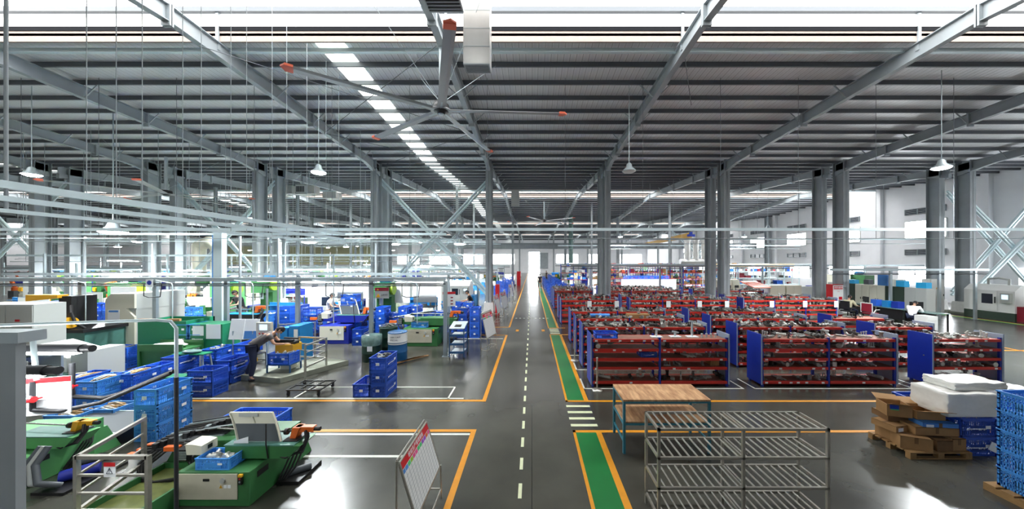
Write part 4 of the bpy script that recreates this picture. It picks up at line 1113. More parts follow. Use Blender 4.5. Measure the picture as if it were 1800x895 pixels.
def box_thing(name, label, cat, loc, rz, parts, group=None):
    """parts: (name, material, [boxes], parent index or None)"""
    t = thing(name, label, cat, loc, rz, group); made = []
    for nm, mt, bxs, par in parts:
        b = MB()
        for q in bxs:
            if len(q) == 6: b.box(*q)
            elif q[0] == 't': b.tube(q[1], q[2], q[3], q[4] if len(q) > 4 else 10)
            elif q[0] == 'p': b.prism(q[1], q[2], q[3], q[4])
            elif q[0] == 'w': b.path(q[1], q[2], 6)
        made.append(b.build(nm, mt, made[par] if par is not None else t))
    return t
def cabinet(label, loc, rz, w, d, h, mt='cab_grey', doors=2, cat='cabinet', name='steel_cabinet', group=None):
    ps = [('cabinet_body', mt, [(0,w,0,d,.06,h),(.02,w-.02,.03,d-.02,0,.06)], None)]
    for k in range(doors):
        a, c = w*k/doors+.01, w*(k+1)/doors-.01
        ps.append(('door', mt, [(a,c,-.018,-.002,.09,h-.03)], None)); i = len(ps)-1
        hx = c-.07 if k % 2 == 0 else a+.04
        ps.append(('handle', 'black', [(hx,hx+.03,-.04,-.018,h*.5,h*.5+.12)], i))
    return box_thing(name, label, cat, loc, rz, ps, group)
def cnc(label, loc, rz=0, body='white_paint', base='cab_green', L=2.6, H=1.9, group=None):
    return box_thing('machining_center', label, 'CNC machine', loc, rz, [
        ('machine_base', base, [(0,L,0,1.3,0,.42)], None),
        ('enclosure', body, [('p', [(.0,.42),(1.3,.42),(1.3,H),(.35,H),(.0,H-.3)], .0, L, 'x')], None),
        ('sliding_door', body, [(L*.3,L*.68,-.03,-.002,.5,H-.32)], None),
        ('door_window', 'glass_dark', [(L*.38,L*.6,-.036,-.03,.85,H-.5)], 2),
        ('door_handle', 'black', [(L*.64,L*.655,-.07,-.03,.9,1.25)], 2),
        ('control_panel', 'cab_grey', [(L*.78,L*.96,-.16,-.002,.95,H-.42)], None),
        ('screen', 'screen', [(L*.81,L*.93,-.166,-.16,1.15,H-.5)], 5),
        ('chip_bin', 'maroon' if base == 'cab_green' else base, [(L*.97,L+.35,.1,1.1,.0,.8)], None),
        ('cable_duct', 'cab_grey', [('w', [(L*.3,.6,H),(L*.3,.6,H+.3),(L*.5,.6,H+.38),(L*.7,.6,H+.3),(L*.7,.6,H)], .06)], None)], group)
def lathe_m(label, loc, rz=0, body='mach_green', L=2.2, group=None):
    return box_thing('lathe', label, 'lathe', loc, rz, [
        ('machine_base', body, [(0,.6,0,.7,0,.7),(L-.5,L,0,.7,0,.7),(.6,L-.5,.1,.6,.35,.7)], None),
        ('bed', body, [(0,L,.05,.65,.7,.85)], None), ('headstock', body, [(0,.62,.02,.68,.85,1.3)], None),
        ('chuck', 'galv', [('t', (.62,.35,1.08), (.74,.35,1.08), .14, 14)], None), ('carriage', 'steel_dark', [(1.0,1.35,-.05,.7,.86,.98),(1.1,1.25,.2,.5,.98,1.12)], None),
        ('tailstock', body, [(L-.4,L-.1,.15,.55,.85,1.15),], None), ('motor_cover', 'yellow_mach', [(.05,.3,-.06,.02,.9,1.2)], None), ('splash_guard', 'cab_grey', [(.6,L-.1,.7,.72,.85,1.5)], None)], group)
def press(label, loc, rz=0, body='mach_green', H=2.2, group=None):
    return box_thing('press', label, 'press', loc, rz, [
        ('machine_base', body, [(0,.9,0,1.1,0,.75)], None), ('column_body', body, [(.1,.8,.6,1.1,.75,H),(.1,.8,.05,.6,H-.65,H)], None), ('ram', 'galv', [('t', (.45,.3,H-.65), (.45,.3,H-1.0), .09, 12)], None),
        ('press_table', 'steel_dark', [(.05,.85,.02,.58,.75,.84)], None), ('flywheel', 'lime', [('t', (.82,.6,H-.3), (.92,.6,H-.3), .26, 18)], None), ('control_box', 'cream', [(-.16,.08,.1,.35,1.1,1.5)], None), ('motor', 'mach_cyan', [('t', (.2,.8,H+.12), (.7,.8,H+.12), .13, 12)], None)], group)
def robot(label, loc, rz=0, group=None):
    return box_thing('welding_robot', label, 'robot', loc, rz, [
        ('pedestal', 'steel_dark', [(0,.5,0,.5,0,.6)], None), ('turntable', 'orange', [('t', (.25,.25,.6), (.25,.25,.9), .2, 14)], None),
        ('lower_arm', 'orange', [('w', [(.25,.25,.9),(.1,.1,1.6)], .12)], None), ('upper_arm', 'orange', [('w', [(.1,.1,1.6),(.8,.05,1.75)], .1)], None), ('wrist', 'black', [('t', (.8,.05,1.75), (.95,.05,1.55), .05)], None)], group)
def bench(label, loc, rz=0, top='steel_dark', leg='mach_cyan', group=None, W=1.6):
    return box_thing('work_bench', label, 'work bench', loc, rz, [('bench_top', top, [(0,W,0,.7,.74,.78)], None)]+[('leg', leg, [(x,x+.05,y,y+.05,0,.74)], None) for x in (.02,W-.07) for y in (.02,.63)]+
        [('tool_shelf', leg, [(0,W,.64,.68,.78,1.25),(0,W,.45,.64,1.1,1.12)], None), ('parts_tray', 'crate_blue', [(.2,.6,.1,.4,.78,.9)], None), ('fixture', 'cast_grey', [(.8,1.1,.15,.4,.78,.92),('t',(1.3,.3,.78),(1.3,.3,1.02),.05)], None)], group)
# --- placed large machines of the near left side
cabinet('grey double-door cabinet at the picture edge with a small red sticker'.replace('picture edge', 'gantry post'), (-14.75, 8.5, 0), 0, 1.45, .6, 2.05, 'cab_grey')
b = MB(); b.box(0,.12,-.005,0,0,.06); tag(b.build('red_sticker', 'red', None, (-13.75, 8.475, 1.6)), 'small red sticker on the grey double-door cabinet', 'sticker')
box_thing('loader_machine', 'black machine with a yellow arm and yellow motor behind the grey cabinet', 'machine', (-15.9, 9.9, 0), 0, [
    ('machine_base', 'mach_teal', [(0,2.0,0,1.0,0,1.0)], None), ('machine_bed', 'black', [(-.1,2.1,-.1,1.1,1.0,1.1)], None), ('ram_block', 'rack_blue', [(0,.6,.2,.8,1.1,1.9)], None), ('black_head', 'black', [(.9,1.3,.2,.8,1.1,2.1),(.6,.9,.3,.7,1.1,1.6)], None),
    ('yellow_arm', 'yellow_mach', [('p', [(0,1.95),(1.0,2.05),(1.0,2.15),(0,2.15)], .1, .35, 'y')], None), ('yellow_motor', 'yellow_mach', [('t', (.75,.0,1.3), (1.6,.0,1.3), .17, 16)], None), ('hose', 'rubber', [('w', [(1.3,.2,1.8),(1.6,.0,1.6),(1.7,.0,1.3),(1.9,.1,1.1)], .04)], None)])
box_thing('angular_enclosure', 'cream angular machine enclosure with blue-white notice and grey side', 'machine', (-14.6, 10.9, 0), 0, [
    ('enclosure', 'cream', [('p', [(.0,0),(1.0,0),(1.0,1.3),(.7,1.6),(1.0,1.6),(1.0,2.1),(.2,2.1),(0,1.9)], 0, .06, 'y')], None), ('side_panel', 'cab_grey', [(-.02,.04,.06,1.6,0,1.9),(.04,.98,.06,1.6,0,1.55),(.2,1.0,.06,1.6,1.55,2.1)], None), ('notice_frame', 'paper', [(.1,.5,-.012,-.002,1.0,1.55)], None), ('notice_picture', 'cell_blue', [(.14,.46,-.016,-.012,1.05,1.2),(.14,.46,-.016,-.012,1.47,1.53)], 2)])
box_thing('green_bin', 'large dark green plate bin with blue crates heaped behind it', 'bin', (-12.25, 9.9, 0), 0, [('bin_body', 'green_board', [(0,1.5,0,.05,.55,1.35),(1.45,1.5,.05,.9,.55,1.35),(0,.05,.05,.9,.55,1.35),(0,1.5,.85,.9,.55,1.35),(0,1.5,0,.9,.5,.55)], None), ('edge_strip', 'cardboard', [(0,.5,-.005,.055,1.35,1.42),(.9,1.3,-.005,.055,1.35,1.42)], None)]+[('leg', 'black', [(x,x+.08,y,y+.08,0,.5)], None) for x in (0,1.42) for y in (0,.82)])
box_thing('parts_cabinet', 'green low cabinet with white papers taped to its front', 'cabinet', (-10.62, 9.9, 0), 0, [('cabinet_body', 'green_board', [(0,1.0,0,.6,.35,1.25)], None), ('base_frame', 'black', [(0,1.0,0,.6,0,.35)], None), ('paper_sheet', 'paper', [(.08,.42,-.006,-.002,.9,1.2)], None), ('paper_sheet', 'paper', [(.5,.95,-.006,-.002,.8,1.25)], None), ('paper_sheet', 'paper', [(.08,.4,-.006,-.002,.5,.8)], None)])
bx('junction_box', 'cream', (.42,.3,.45), (-9.95,9.6,.0), 'cream electrical box on the floor beside the green low cabinet', 'electrical box')
b = MB(); b.prism([(0,0),(1.5,0),(1.5,.35),(.5,.62),(0,.4)], 0, .8, 'y'); b.m('foam_white'); tag(b.build('sheet_hopper', 'white_paint', None, (-12.6, 7.6, .55)), 'white slanted sheet hood next to the grey bin', 'hood')
box_thing('grey_bin', 'grey wheeled bin with dark scrap under the white hood', 'bin', (-12.5, 7.5, 0), 0, [('bin_body', 'mach_teal', [(0,1.5,0,.9,.05,.54)], None), ('side_sheet', 'cab_grey', [(1.5,1.9,.1,.8,.0,1.05)], None)])
b = MB(); r = random.Random(8)
for k in range(26): b.m(r.choice(('black','cab_green','cast_dark'))); p = Vector((r.uniform(-.3,.3), r.uniform(-.2,.2), r.uniform(0,.16))); b.bar(p, p+Vector((r.uniform(-.2,.2), r.uniform(-.1,.1), r.uniform(0,.1))), .04, .03)
tag(b.build('scrap_heap', None, None, (-11.4, 6.9, .95)), 'dark crumpled scrap lying on the near bench', 'scrap', kind='stuff')
bench('near work bench under the dark crumpled scrap', (-12.3, 6.6, 0), 0, 'cab_grey', 'galv', W=1.6)
def stool(x, y, h, label, mt='green_board', leg='galv', w=.45):
    t = thing('stool', label, 'stool', (x, y, 0)); b = MB(); b.prism([(-w/2,-.14),(w/2,-.14),(w/2+.02,0),(w/2,.14),(-w/2,.14),(-w/2-.02,0)], h-.03, h, 'z'); b.build('seat', mt, t)
    for sx in (-1,1):
        for sy in (-1,1): b = MB(); b.bar((sx*(w/2-.05),sy*.1,h-.03),(sx*(w/2),sy*.14,0),.03); b.build('leg', leg, t)
stool(-8.4, 7.55, .5, 'green-topped stool with a blue plastic frame amid the crates', 'green_board', 'crate_light')
stool(-9.6, 9.0, .62, 'green bench stool with steel legs holding a pale cushion', 'green_board', 'galv', .9)
b = MB(); b.ball((0,0,.05), .2, 14, 8, (1.3,.7,.25)); tag(b.build('cushion', 'drum_film', None, (-9.6, 9.0, .62)), 'pale green cushion lying on the green bench stool', 'cushion')
box_thing('tray_table', 'green tray table piled with white cloth beside the stools', 'table', (-11.4, 9.2, 0), 0, [('tray', 'mach_green', [(0,1.3,0,.6,.6,.65),(0,1.3,0,.03,.65,.8),(0,1.3,.57,.6,.65,.8)], None), ('apron', 'mach_green', [(0.05,1.25,.05,.1,.1,.6)], None)]+[('leg', 'mach_green', [(x,x+.06,y,y+.06,0,.6)], None) for x in (0,1.24) for y in (0,.54)])
b = MB(); b.ball((0,0,0), .3, 14, 6, (1.7,.7,.2)); b.ball((.25,.02,.07), .1, 8, 5); tag(b.build('cloth_pile', 'foam_white', None, (-10.8, 9.5, .72)), 'white rumpled cloth on the green tray table', 'cloth')
box_thing('leaning_board', 'pair of white instruction boards with a blue box printed below, tilted by the tall crates', 'board', (-9.15, 9.6, .0), 0, [('board_panel', 'paper', [('p', [(0,.85),(.1,1.45),(.12,1.45),(.02,.85)], 0, .42, 'x')], None), ('board_panel', 'paper', [('p', [(0,.85),(.1,1.45),(.12,1.45),(.02,.85)], .44, .86, 'x')], None), ('blue_field', 'cell_blue', [('p', [(-.003,.87),(.035,1.1),(.04,1.1),(.002,.87)], .46, .84, 'x')], 1), ('stand', 'galv', [(.1,.13,.02,.05,0,1.1),(.7,.73,.02,.05,0,1.1)], None)])
# light blue control cabinets, touch panel on a post
cabinet('light blue control cabinet nearer the grey-shirted operator', (-7.82, 9.9, .0), 0, .24, .55, 1.14, 'mach_cyan', 1, 'control cabinet', 'control_cabinet')
cabinet('light blue control cabinet with a paper taped on it, beside the guard rail', (-7.55, 9.9, .0), 0, .33, .6, 1.2, 'mach_cyan', 1, 'control cabinet', 'control_cabinet')
b = MB(); b.box(0,.12,-.006,0,0,.4); tag(b.build('taped_paper', 'paper', None, (-7.38, 9.878, .7)), 'tall white paper taped on the blue control cabinet', 'paper')
box_thing('control_post', 'cream touch-panel box with red buttons on a white post over the operator', 'control panel', (-8.05, 9.3, 0), 0, [('post', 'alu_white', [(.2,.24,.1,.14,0,2.4)], None), ('panel_box', 'cream', [(0,.42,0,.1,1.02,1.42)], None), ('screen', 'screen', [(.1,.32,-.008,0,1.2,1.36)], 1), ('button', 'red', [('t', (.1,-.015,1.1), (.1,0,1.1), .02), ('t', (.2,-.015,1.1), (.2,0,1.1), .02), ('t', (.32,-.015,1.1), (.32,0,1.1), .02)], 1)])
box_thing('clamping_head', 'yellow clamping head with black tooling in front of the grey-shirted operator', 'machine head', (-7.25, 9.0, 0), 0, [('head_body', 'yellow_mach', [(0,.5,0,.35,.62,.85)], None), ('support', 'cream', [(.1,.4,.05,.3,.14,.62)], None), ('tooling', 'black', [(-.05,.5,.05,.25,.85,.92),('t', (-.1,.1,.95), (.45,.1,.95), .03), ('t', (.1,.2,1.0), (.5,.2,.98), .025)], None)])
box_thing('mesh_platform', 'dark mesh platform frame behind the square railing', 'platform', (-8.7, 5.5, 0), 0, [('platform_frame', 'black', [(0,1.5,0,.05,.0,.22),(0,1.5,.75,.8,0,.22),(0,.05,0,.8,0,.22),(1.45,1.5,0,.8,0,.22)], None), ('deck', 'steel_dark', [(0,1.5,0,.8,.22,.24)], None), ('edge_rail', 'alu_white', [(-.0,1.52,-.03,0,.22,.25),(0,1.52,.8,.83,.22,.25)], None)])
# gantry, lights, pipes at the near left
t = thing('gantry_post', 'near grey gantry post with a flat top beam', 'post', (-3.81, 2.35, 0)); b = MB(); b.box(-.4,0,0,.05,0,2.6); b.build('post_body', 'steel_grey', t); b = MB(); b.box(-.7,.05,-.02,.12,2.6,2.68); b.build('top_beam', 'galv', t)
def pipe(name, pts, r, mt, label, cat='pipe', n=8):
    if mt == 'steel_dark': mt = 'pipe_black'
    b = MB(); b.path(pts, r, n); return tag(b.build(name, mt), label, cat)
pipe('air_pipe', [(-5.2,2.95,2.60),(-3.98,3.38,2.58),(-3.88,3.42,2.56),(-3.84,3.44,2.48),(-3.84,3.44,1.95)], .016, 'alu_white', 'white bent air pipe curving down in front of the crates')
pipe('air_pipe_post', [(-3.84,3.44,1.95),(-3.84,3.44,0)], .018, 'steel_dark', 'dark vertical pipe standing before the green bending machine', 'pipe')
pipe('air_pipe', [(-5.3,2.75,2.53),(-4.75,2.9,2.52),(-4.62,2.95,2.47),(-4.60,2.96,2.1)], .018, 'alu_white', 'short white pipe bent down by the gantry post')
t = thing('water_pipe', 'dark pipe loop with red valve handles crossing over the rod crates', 'pipe', (0,0,0))
P0 = [(-4.98,3.45,2.10),(-4.98,3.45,1.92),(-4.98,3.45,1.74),(-4.70,3.5,1.70),(-4.55,3.5,1.74),(-3.86,3.44,2.02)]
b = MB(); b.path(P0, .022, 8); b.build('pipe_run', 'pipe_black', t)
b = MB(); b.path([(-4.78,3.05,2.05),(-4.78,3.05,1.78),(-4.6,3.1,1.745),(-4.40,3.25,1.76),(-3.88,3.42,2.0)], .02, 8); b.build('pipe_run', 'pipe_black', t)
for p in ((-4.98,3.40,1.86), (-4.75,3.0,1.90)):
    b = MB(); b.m('galv').ball(p, .035, 10, 6); b.m('red').tube((p[0]+.03,p[1],p[2]),(p[0]+.06,p[1],p[2]),.03,8); b.bar((p[0]+.06,p[1]-.05,p[2]),(p[0]+.06,p[1]+.05,p[2]),.015); b.build('valve', None, t)
def worklight(x, y, z, L, label):
    t = thing('work_light', label, 'work light', (x, y, z)); b = MB(); b.tube((0,0,0),(L,0,0),.045,12); b.tube((L,0,0),(L+.1,0,0),.035,12); b.build('housing', 'pipe_black', t)
    b = MB(); b.box(.05,L-.05,-.03,.03,-.055,-.04); b.build('light_tube', 'tube_glow', t)
    l = bpy.data.lights.new('work_lamp', 'AREA'); l.shape = 'RECTANGLE'; l.size = L; l.size_y = .06; l.energy = 3; o = bpy.data.objects.new('work_lamp', l); C.objects.link(o); o.parent = t; o.location = (L/2,0,-.07)
worklight(-5.6, 3.3, 2.30, .95, 'dark tubular machine light above the scrap bench')
worklight(-4.95, 2.78, 2.25, .72, 'dark tubular machine light next to the gantry post, glaring')
t = thing('sign_board', 'white board with a red header strip hung by the glaring machine light', 'sign board', (-4.93, 3.02, 1.72), .25)
b = MB(); b.box(0,.42,0,.012,0,.36); b.build('board_panel', 'paper', t); b = MB(); b.box(0,.42,-.004,0,.31,.36); b.build('header_band', 'red', t)
b = MB()
for k in range(3):
    for j in range(3): b.box(.06+.12*j,.13+.12*j,-.003,0,.07+.07*k,.077+.07*k)
b.build('text_line', 'paper_grey', t)
b = MB(); b.box(-.3,.0,.02,.03,-.05,.34); b.build('white_cover', 'white_paint', t)
l = bpy.data.lights.new('glare_lamp', 'POINT'); l.energy = 6; l.shadow_soft_size = .05; o = bpy.data.objects.new('glare_lamp', l); C.objects.link(o); o.parent = t; o.location = (-.15,-.12,.42)
b = MB(); b.ball((-.15,-.1,.36), .05, 10, 6); b.build('bulb', 'lamp_glow', t)
# ------------------------------------------------------------------ overhead pipe rack on posts (z 2.6)
def piperack(y, x0, x1, posts, label, z=2.6, h=2.45):
    t = thing('pipe_rack', label, 'pipe rack', (0, y, 0))
    b = MB(); b.box(x0,x1,-.05,.05,z-.06,z+.06); b.build('cable_tray', 'galv', t)
    for zz, yy in ((h, 0), (h-.06, .06)): b = MB(); b.tube((x0,yy,zz),(x1,yy,zz),.022,8); b.build('pipe_line', 'steel_dark', t)
    for x in posts: b = MB(); b.box(x-.06,x+.06,-.045+.08,.045+.08,.0,z-.06); b.box(x-.1,x+.1,.0,.2,0,.01); b.build('post', 'galv', t)
    return t
piperack(10.67, -19, -2.9, (-2.92, -5.42, -7.9, -10.3, -12.7, -15.2), 'long overhead pipe rack on grey posts crossing the near production area')
for x in (-3.7, -6.4, -9.0, -11.6, -14.4):
    pipe('drop_pipe', [(x-.9,10.6,2.58),(x-.05,10.3,2.50),(x,10.28,2.42),(x,10.28,1.2)], .014, 'alu_white', 'thin white drop pipe hanging from the near pipe rack', 'pipe'); bpy.data.objects[-1] if 0 else None
for o in C.objects:
    if o.name.startswith('drop_pipe'): o['group'] = 'drop pipes of the near pipe rack'
for x in (-4.35, -6.9, -9.6, -13.0):
    pipe('dark_hose_drop', [(x,10.67,2.44),(x,10.67,2.05),(x+.15,10.67,2.0),(x+.55,10.67,2.02),(x+.6,10.67,2.44)], .012, 'steel_dark', 'dark looped hose hanging from the near pipe rack', 'hose')['group'] = 'looped hoses of the near pipe rack'
g = 'far pipe racks over the machine rows'
for i, y in enumerate((15.2, 23.5, 29.5, 36.5, 46)):
    piperack(y, -y*1.66, -3.2, [-4-3.6*k for k in range(int(y*1.66/3.6)-1)][:12], '%s pipe rack behind the near one, over the machine rows' % ORD[i].capitalize().lower())
for i, y in enumerate((24.8, 33, 41)):
    piperack(y, 3.0, 30.5, [6+4*k for k in range(6)], '%s pipe rack over the storage side behind the racks' % ORD[i], 2.9, 2.7)
piperack(17.6, 16.5, 25.2, (19.9, 22.6, 24.6), 'pipe rack over the office desks in front of the windows', 2.75, 2.55)
# busbar trunking hung on rods
t = thing('cable_trunking', 'pale blue-white triple cable trunking running away under the roof', 'trunking', (-6.85, 0, 0))
for (z, x, s) in ((4.20, 0, .1), (4.02, .0, .07), (3.86, .02, .05)): b = MB(); b.box(x-s/2,x+s/2,3.9,11.6,z-s/2,z+s/2); b.build('trunk_rail', 'alu_white', t)
for k, y in enumerate((4.15, 4.9, 5.25, 5.6, 6.25, 6.6, 7.25, 7.65, 8.4, 8.9, 9.7, 10.6, 11.3)):
    b = MB(); b.tube((0,y,3.84),(0,y,zroof(y)-.02),.018 if k in (0,) else .006,6); b.build('hanger_rod', 'steel_grey', t)
t = thing('cable_trunking', 'pale cable trunking crossing the whole hall in front of the first columns', 'trunking', (0, 11.6, 0))
b = MB(); b.box(-19.5,21.5,-.05,.05,4.32,4.42); b.build('trunk_rail', 'alu_white', t); b = MB(); b.tube((-19.5,.1,4.05),(21.5,.1,4.05),.014,6); b.build('thin_pipe', 'galv', t)
for k in range(15): x = -18.6+2.83*k; b = MB(); b.tube((x,.0,4.04),(x,.0,zroof(11.6)-.02),.007,6); b.build('hanger_rod', 'steel_dark', t)
t = thing('trunking_riser', 'wide pale vertical trunking with a blue pipe beside it', 'trunking', (-11.75, 12.0, 0)); b = MB(); b.box(-.16,.16,-.1,.1,0,4.3); b.build('riser_box', 'alu_white', t); b = MB(); b.tube((-.26,0,0),(-.26,0,4.2),.03,8); b.build('blue_pipe', 'crate_light', t)
for x, y in ((-10.35, 11.3), (-9.0, 11.3)): pipe('riser_pipe', [(x,y,0),(x,y,4.1)], .04 if x < -10 else .03, 'steel_grey', 'grey riser pipe with a red valve beside the pale trunking' if x < -10 else 'thinner grey riser pipe beside the red-valved one')
b = MB(); b.box(-.12,.12,-.01,0,-.13,.13); t = tag(b.build('safety_sign', 'paper', None, (-12.72, 10.60, 2.48)), 'small white sign with a blue round mark on the near pipe rack', 'sign'); b = MB(); b.tube((0,-.014,.02),(0,-.01,.02),.075,18); b.build('blue_disc', 'rack_blue', t)
# signs hung at the near rack
t = thing('warning_board', 'maroon-headed warning board with two yellow triangles hung beside a rack post', 'sign', (-5.2, 10.55, 1.98)); b = MB(); b.box(0,.46,0,.01,0,.36); b.build('board_panel', 'paper_grey', t); b = MB(); b.box(0,.46,-.004,0,.25,.36); b.build('header_band', 'maroon', t)
b = MB(); b.prism([(.04,.04),(.18,.04),(.11,.17)], -.006, 0, 'y'); b.prism([(.07,.27),(.13,.27),(.1,.33)], -.008, 0, 'y'); b.build('triangle_mark', 'yellow_mach', t); b = MB(); b.bar((-.2,.2,.3),(.03,.005,.3),.015); b.build('bracket', 'galv', t); text(t, '注意安全', (.31,-.006,.12), .055, (PI/2,0,0), 'ink')
text(t, '!', (.11,-.008,.09), .07, (PI/2,0,0), 'ink')
t = thing('process_board', 'white sheet board with a slanted red header near the last rack post', 'sign', (-3.05, 10.9, 1.66), .3); b = MB(); b.box(0,.42,0,.01,0,.5); b.build('board_panel', 'paper', t); b = MB(); b.box(0,.42,-.004,0,.42,.5); b.build('header_band', 'red', t); b = MB(); [b.box(.06+.2*j,.14+.2*j,-.003,0,.06+.11*k,.1+.11*k) for j in range(2) for k in range(3)]; b.build('text_mark', 'maroon', t)
b = MB(); b.tube((.2,.02,-1.66),(.2,.02,0),.015,8); b.build('stand_pole', 'galv', t)
for i, (x, y, w, h, z) in enumerate(((-7.0,15.4,1.1,1.0,1.2), (-6.1,16.4,1.2,1.2,1.1), (-9.2,17.2,1.4,1.1,1.2), (-16.8,12.7,1.0,.75,1.45), (-9.9,16.2,1.3,.8,1.3))):
    t = thing('white_screen', 'blank white %s in the machine rows' % ('splash screen, %s towards the edge,' % ORD[i]), 'screen', (x, y, 0)); b = MB(); b.box(0,w,0,.03,z,z+h); b.build('screen_panel', 'white_paint', t); b = MB(); b.box(.05,.09,.03,.07,0,z+h); b.box(w-.09,w-.05,.03,.07,0,z+h); b.build('post', 'galv', t)
# ------------------------------------------------------------------ ceiling fan
t = thing('ceiling_fan', 'giant five-blade ceiling fan with orange blade tips', 'fan', (-2.62, 9.2, 7.52))
b = MB(); b.m('black'); b.lathe([(0,-.06),(.10,-.06),(.12,.0),(.21,.02),(.23,.10),(.22,.2),(.08,.24),(0,.24)], 24); b.build('motor_hub', None, t)
b = MB(); b.lathe([(0,-.075),(.07,-.075),(.09,-.05),(.1,-.05)], 20); b.build('hub_badge', 'galv', t)
b = MB(); b.box(-.05,.05,-.05,.05,.24,1.92); b.build('drop_pole', 'galv', t)
b = MB(); b.tube((0,0,.02),(0,0,.04),.30,20); b.build('hub_plate', 'fan_blade', t)
bl0 = None
for k in range(5):
    if bl0 is None:
        b = MB(); b.prism([(-.12,-.005),(-.04,.03),(.12,.0),(.04,-.022)], .28, 3.42, 'x'); bl0 = b.build('fan_blade', 'fan_blade', t, (0,0,.04)); bl = bl0
        b = MB(); b.box(3.42,3.58,-.13,.11,-.025,.032); b.prism([(3.58,-.13),(3.66,.0),(3.58,.11)], -.015, .02, 'z'); tp = b.build('blade_tip', 'red_orange', bl)
        b = MB(); b.box(.18,.55,-.035,.035,-.02,-.005); b.build('blade_bracket', 'galv', bl)
    else: bl = dup(bl0, parent=t)
    bl.rotation_euler = (.12, 0, math.radians((3.5, 74.5, 145, 215.5, 288.5)[k]))
for a in (45, 135, 225, 315):
    b = MB(); b.tube((.05*math.cos(math.radians(a)),.05*math.sin(math.radians(a)),.3),(2.0*math.cos(math.radians(a)),2.0*math.sin(math.radians(a)),2.2),.006,5); b.build('guy_wire', 'galv', t)
dup(t, (-18.6, 16.2, 6.6), .3, 'distant five-blade fan under the roof over the crate rows'); dup(t, (1.2, 31.0, 7.1), .5, 'far small ceiling fan under the second roof near the aisle')
# ------------------------------------------------------------------ air ducts under the roof
def airbox(label, x, y, z0, z1, w=.66, d=.38):
    t = thing('air_duct', label, 'air duct', (x, y, z0)); b = MB(); H = z1-z0; b.box(0,w,0,d,.03,H)
    b.build('duct_box', 'duct_silver', t); b = MB()
    for k in range(1, 4): b.box(-.004,w+.004,-.004,d+.004,H*k/4,H*k/4+.012)
    b.build('duct_seam', 'galv', t)
    b = MB(); b.m('steel_grey'); b.box(0,w,0,.03,0,.03); b.box(0,w,d-.03,d,0,.03); b.box(0,.03,.03,d-.03,0,.03); b.box(w-.03,w,.03,d-.03,0,.03)
    for k in range(1, 6): b.box(.03,w-.03,d*k/6-.01,d*k/6+.01,.0,.025)
    b.m('black').box(.03,w-.03,.03,d-.03,.024,.03); b.build('outlet_grille', None, t)
mat('duct_silver', S(205,205,202), .3, .5, noise=.1, nscale=2)
airbox('silver box duct with a slotted outlet hanging past the fan pole', -1.72, 7.98, 8.14, 9.95)
airbox('silver box duct nearly overhead with a slotted outlet', -2.05, 5.82, 8.14, 9.9, .7, .5)
airbox('short grey duct box hanging beside the aisle under the second roof', -1.8, 27.6, 8.0, 9.4, .7, .5)
def cooler(x, y, z, label):
    box_thing('air_cooler', label, 'air cooler', (x, y, z), 0, [('cooler_box', 'cab_grey', [(0,.8,0,.8,0,.65)], None), ('grille_frame', 'white_paint', [(.05,.75,-.03,0,.08,.57)], None), ('grille_slot', 'black', [(.1+.11*k,.18+.11*k,-.036,-.03,.13,.52) for k in range(5)], 1), ('duct_elbow', 'duct_silver', [(.8,1.2,.1,.7,.05,.6)], None), ('hanger_rod', 'galv', [('t', (.1,.4,.65), (.1,.4,1.6), .01), ('t', (.7,.4,.65), (.7,.4,1.6), .01)], None)])
cooler(-17.4, 21.4, 7.75, 'grey air cooler with a barred white outlet next to the column'); cooler(-15.9, 21.4, 7.75, 'grey air cooler hanging one place out from the column')
box_thing('air_duct', 'grey duct stub hanging lower beside the air coolers', 'air duct', (-14.2, 21.6, 7.5), 0, [('duct_box', 'duct_silver', [(0,.9,0,.7,0,.45)], None), ('hanger_rod', 'galv', [('t', (.2,.3,.45), (.2,.3,1.99), .01)], None)])
b = MB(); b.tube((5.2,42.5,3.0),(5.2,42.5,9.46),.3,16); tag(b.build('vent_stack', 'drum_film'), 'wide pale vertical vent pipe beyond the racks', 'pipe')
# ------------------------------------------------------------------ office corner at the right wall
CABT = [('cab_grey', 1.0, 'tall grey end cabinet by the paper-shredding desk'.replace('paper-shredding ', '')), ('cab_green', .95, 'dark green cabinet beside the tall grey end cabinet'), ('cream', .85, 'cream cabinet next to the dark green cabinet'), ('cream', .85, 'second cream cabinet of the office row'), ('cab_green', .95, 'dark green cabinet beside the office column'), ('cab_grey', .9, 'last grey cabinet of the office row')]
y = 16.4
for mt, w, lab in CABT:
    cabinet(lab, (20.35, y+w, 0), -PI/2, w-.02, .45, 1.8, mt, 2, 'cabinet', 'steel_cabinet'); y += w
for i in range(3):
    y0 = 14.95+i*1.32
    box_thing('office_desk', ('desk end with a white pedestal where a person slumps', 'middle office desk with a monitor', 'far office desk beside the black office chair')[i], 'desk', (18.9, y0, 0), 0, [('desk_top', 'drum_film', [(0,.75,0,1.3,.72,.75)], None), ('modesty_panel', 'black', [(.1,.13,.05,1.25,.2,.72)], None), ('leg', 'black', [(.05,.1,.02,.07,0,.72)], None), ('leg', 'black', [(.65,.7,.02,.07,0,.72)], None), ('leg', 'black', [(.05,.1,1.22,1.27,0,.72)], None), ('leg', 'black', [(.65,.7,1.22,1.27,0,.72)], None)])
box_thing('drawer_pedestal', 'white three-drawer pedestal at the end of the desks', 'drawer unit', (18.3, 14.75, 0), 0, [('body', 'white_paint', [(0,.5,0,.5,0,.66)], None)]+[('drawer', 'white_paint', [(.02,.48,-.012,-.001,.05+.2*k,.22+.2*k)], None) for k in range(3)])
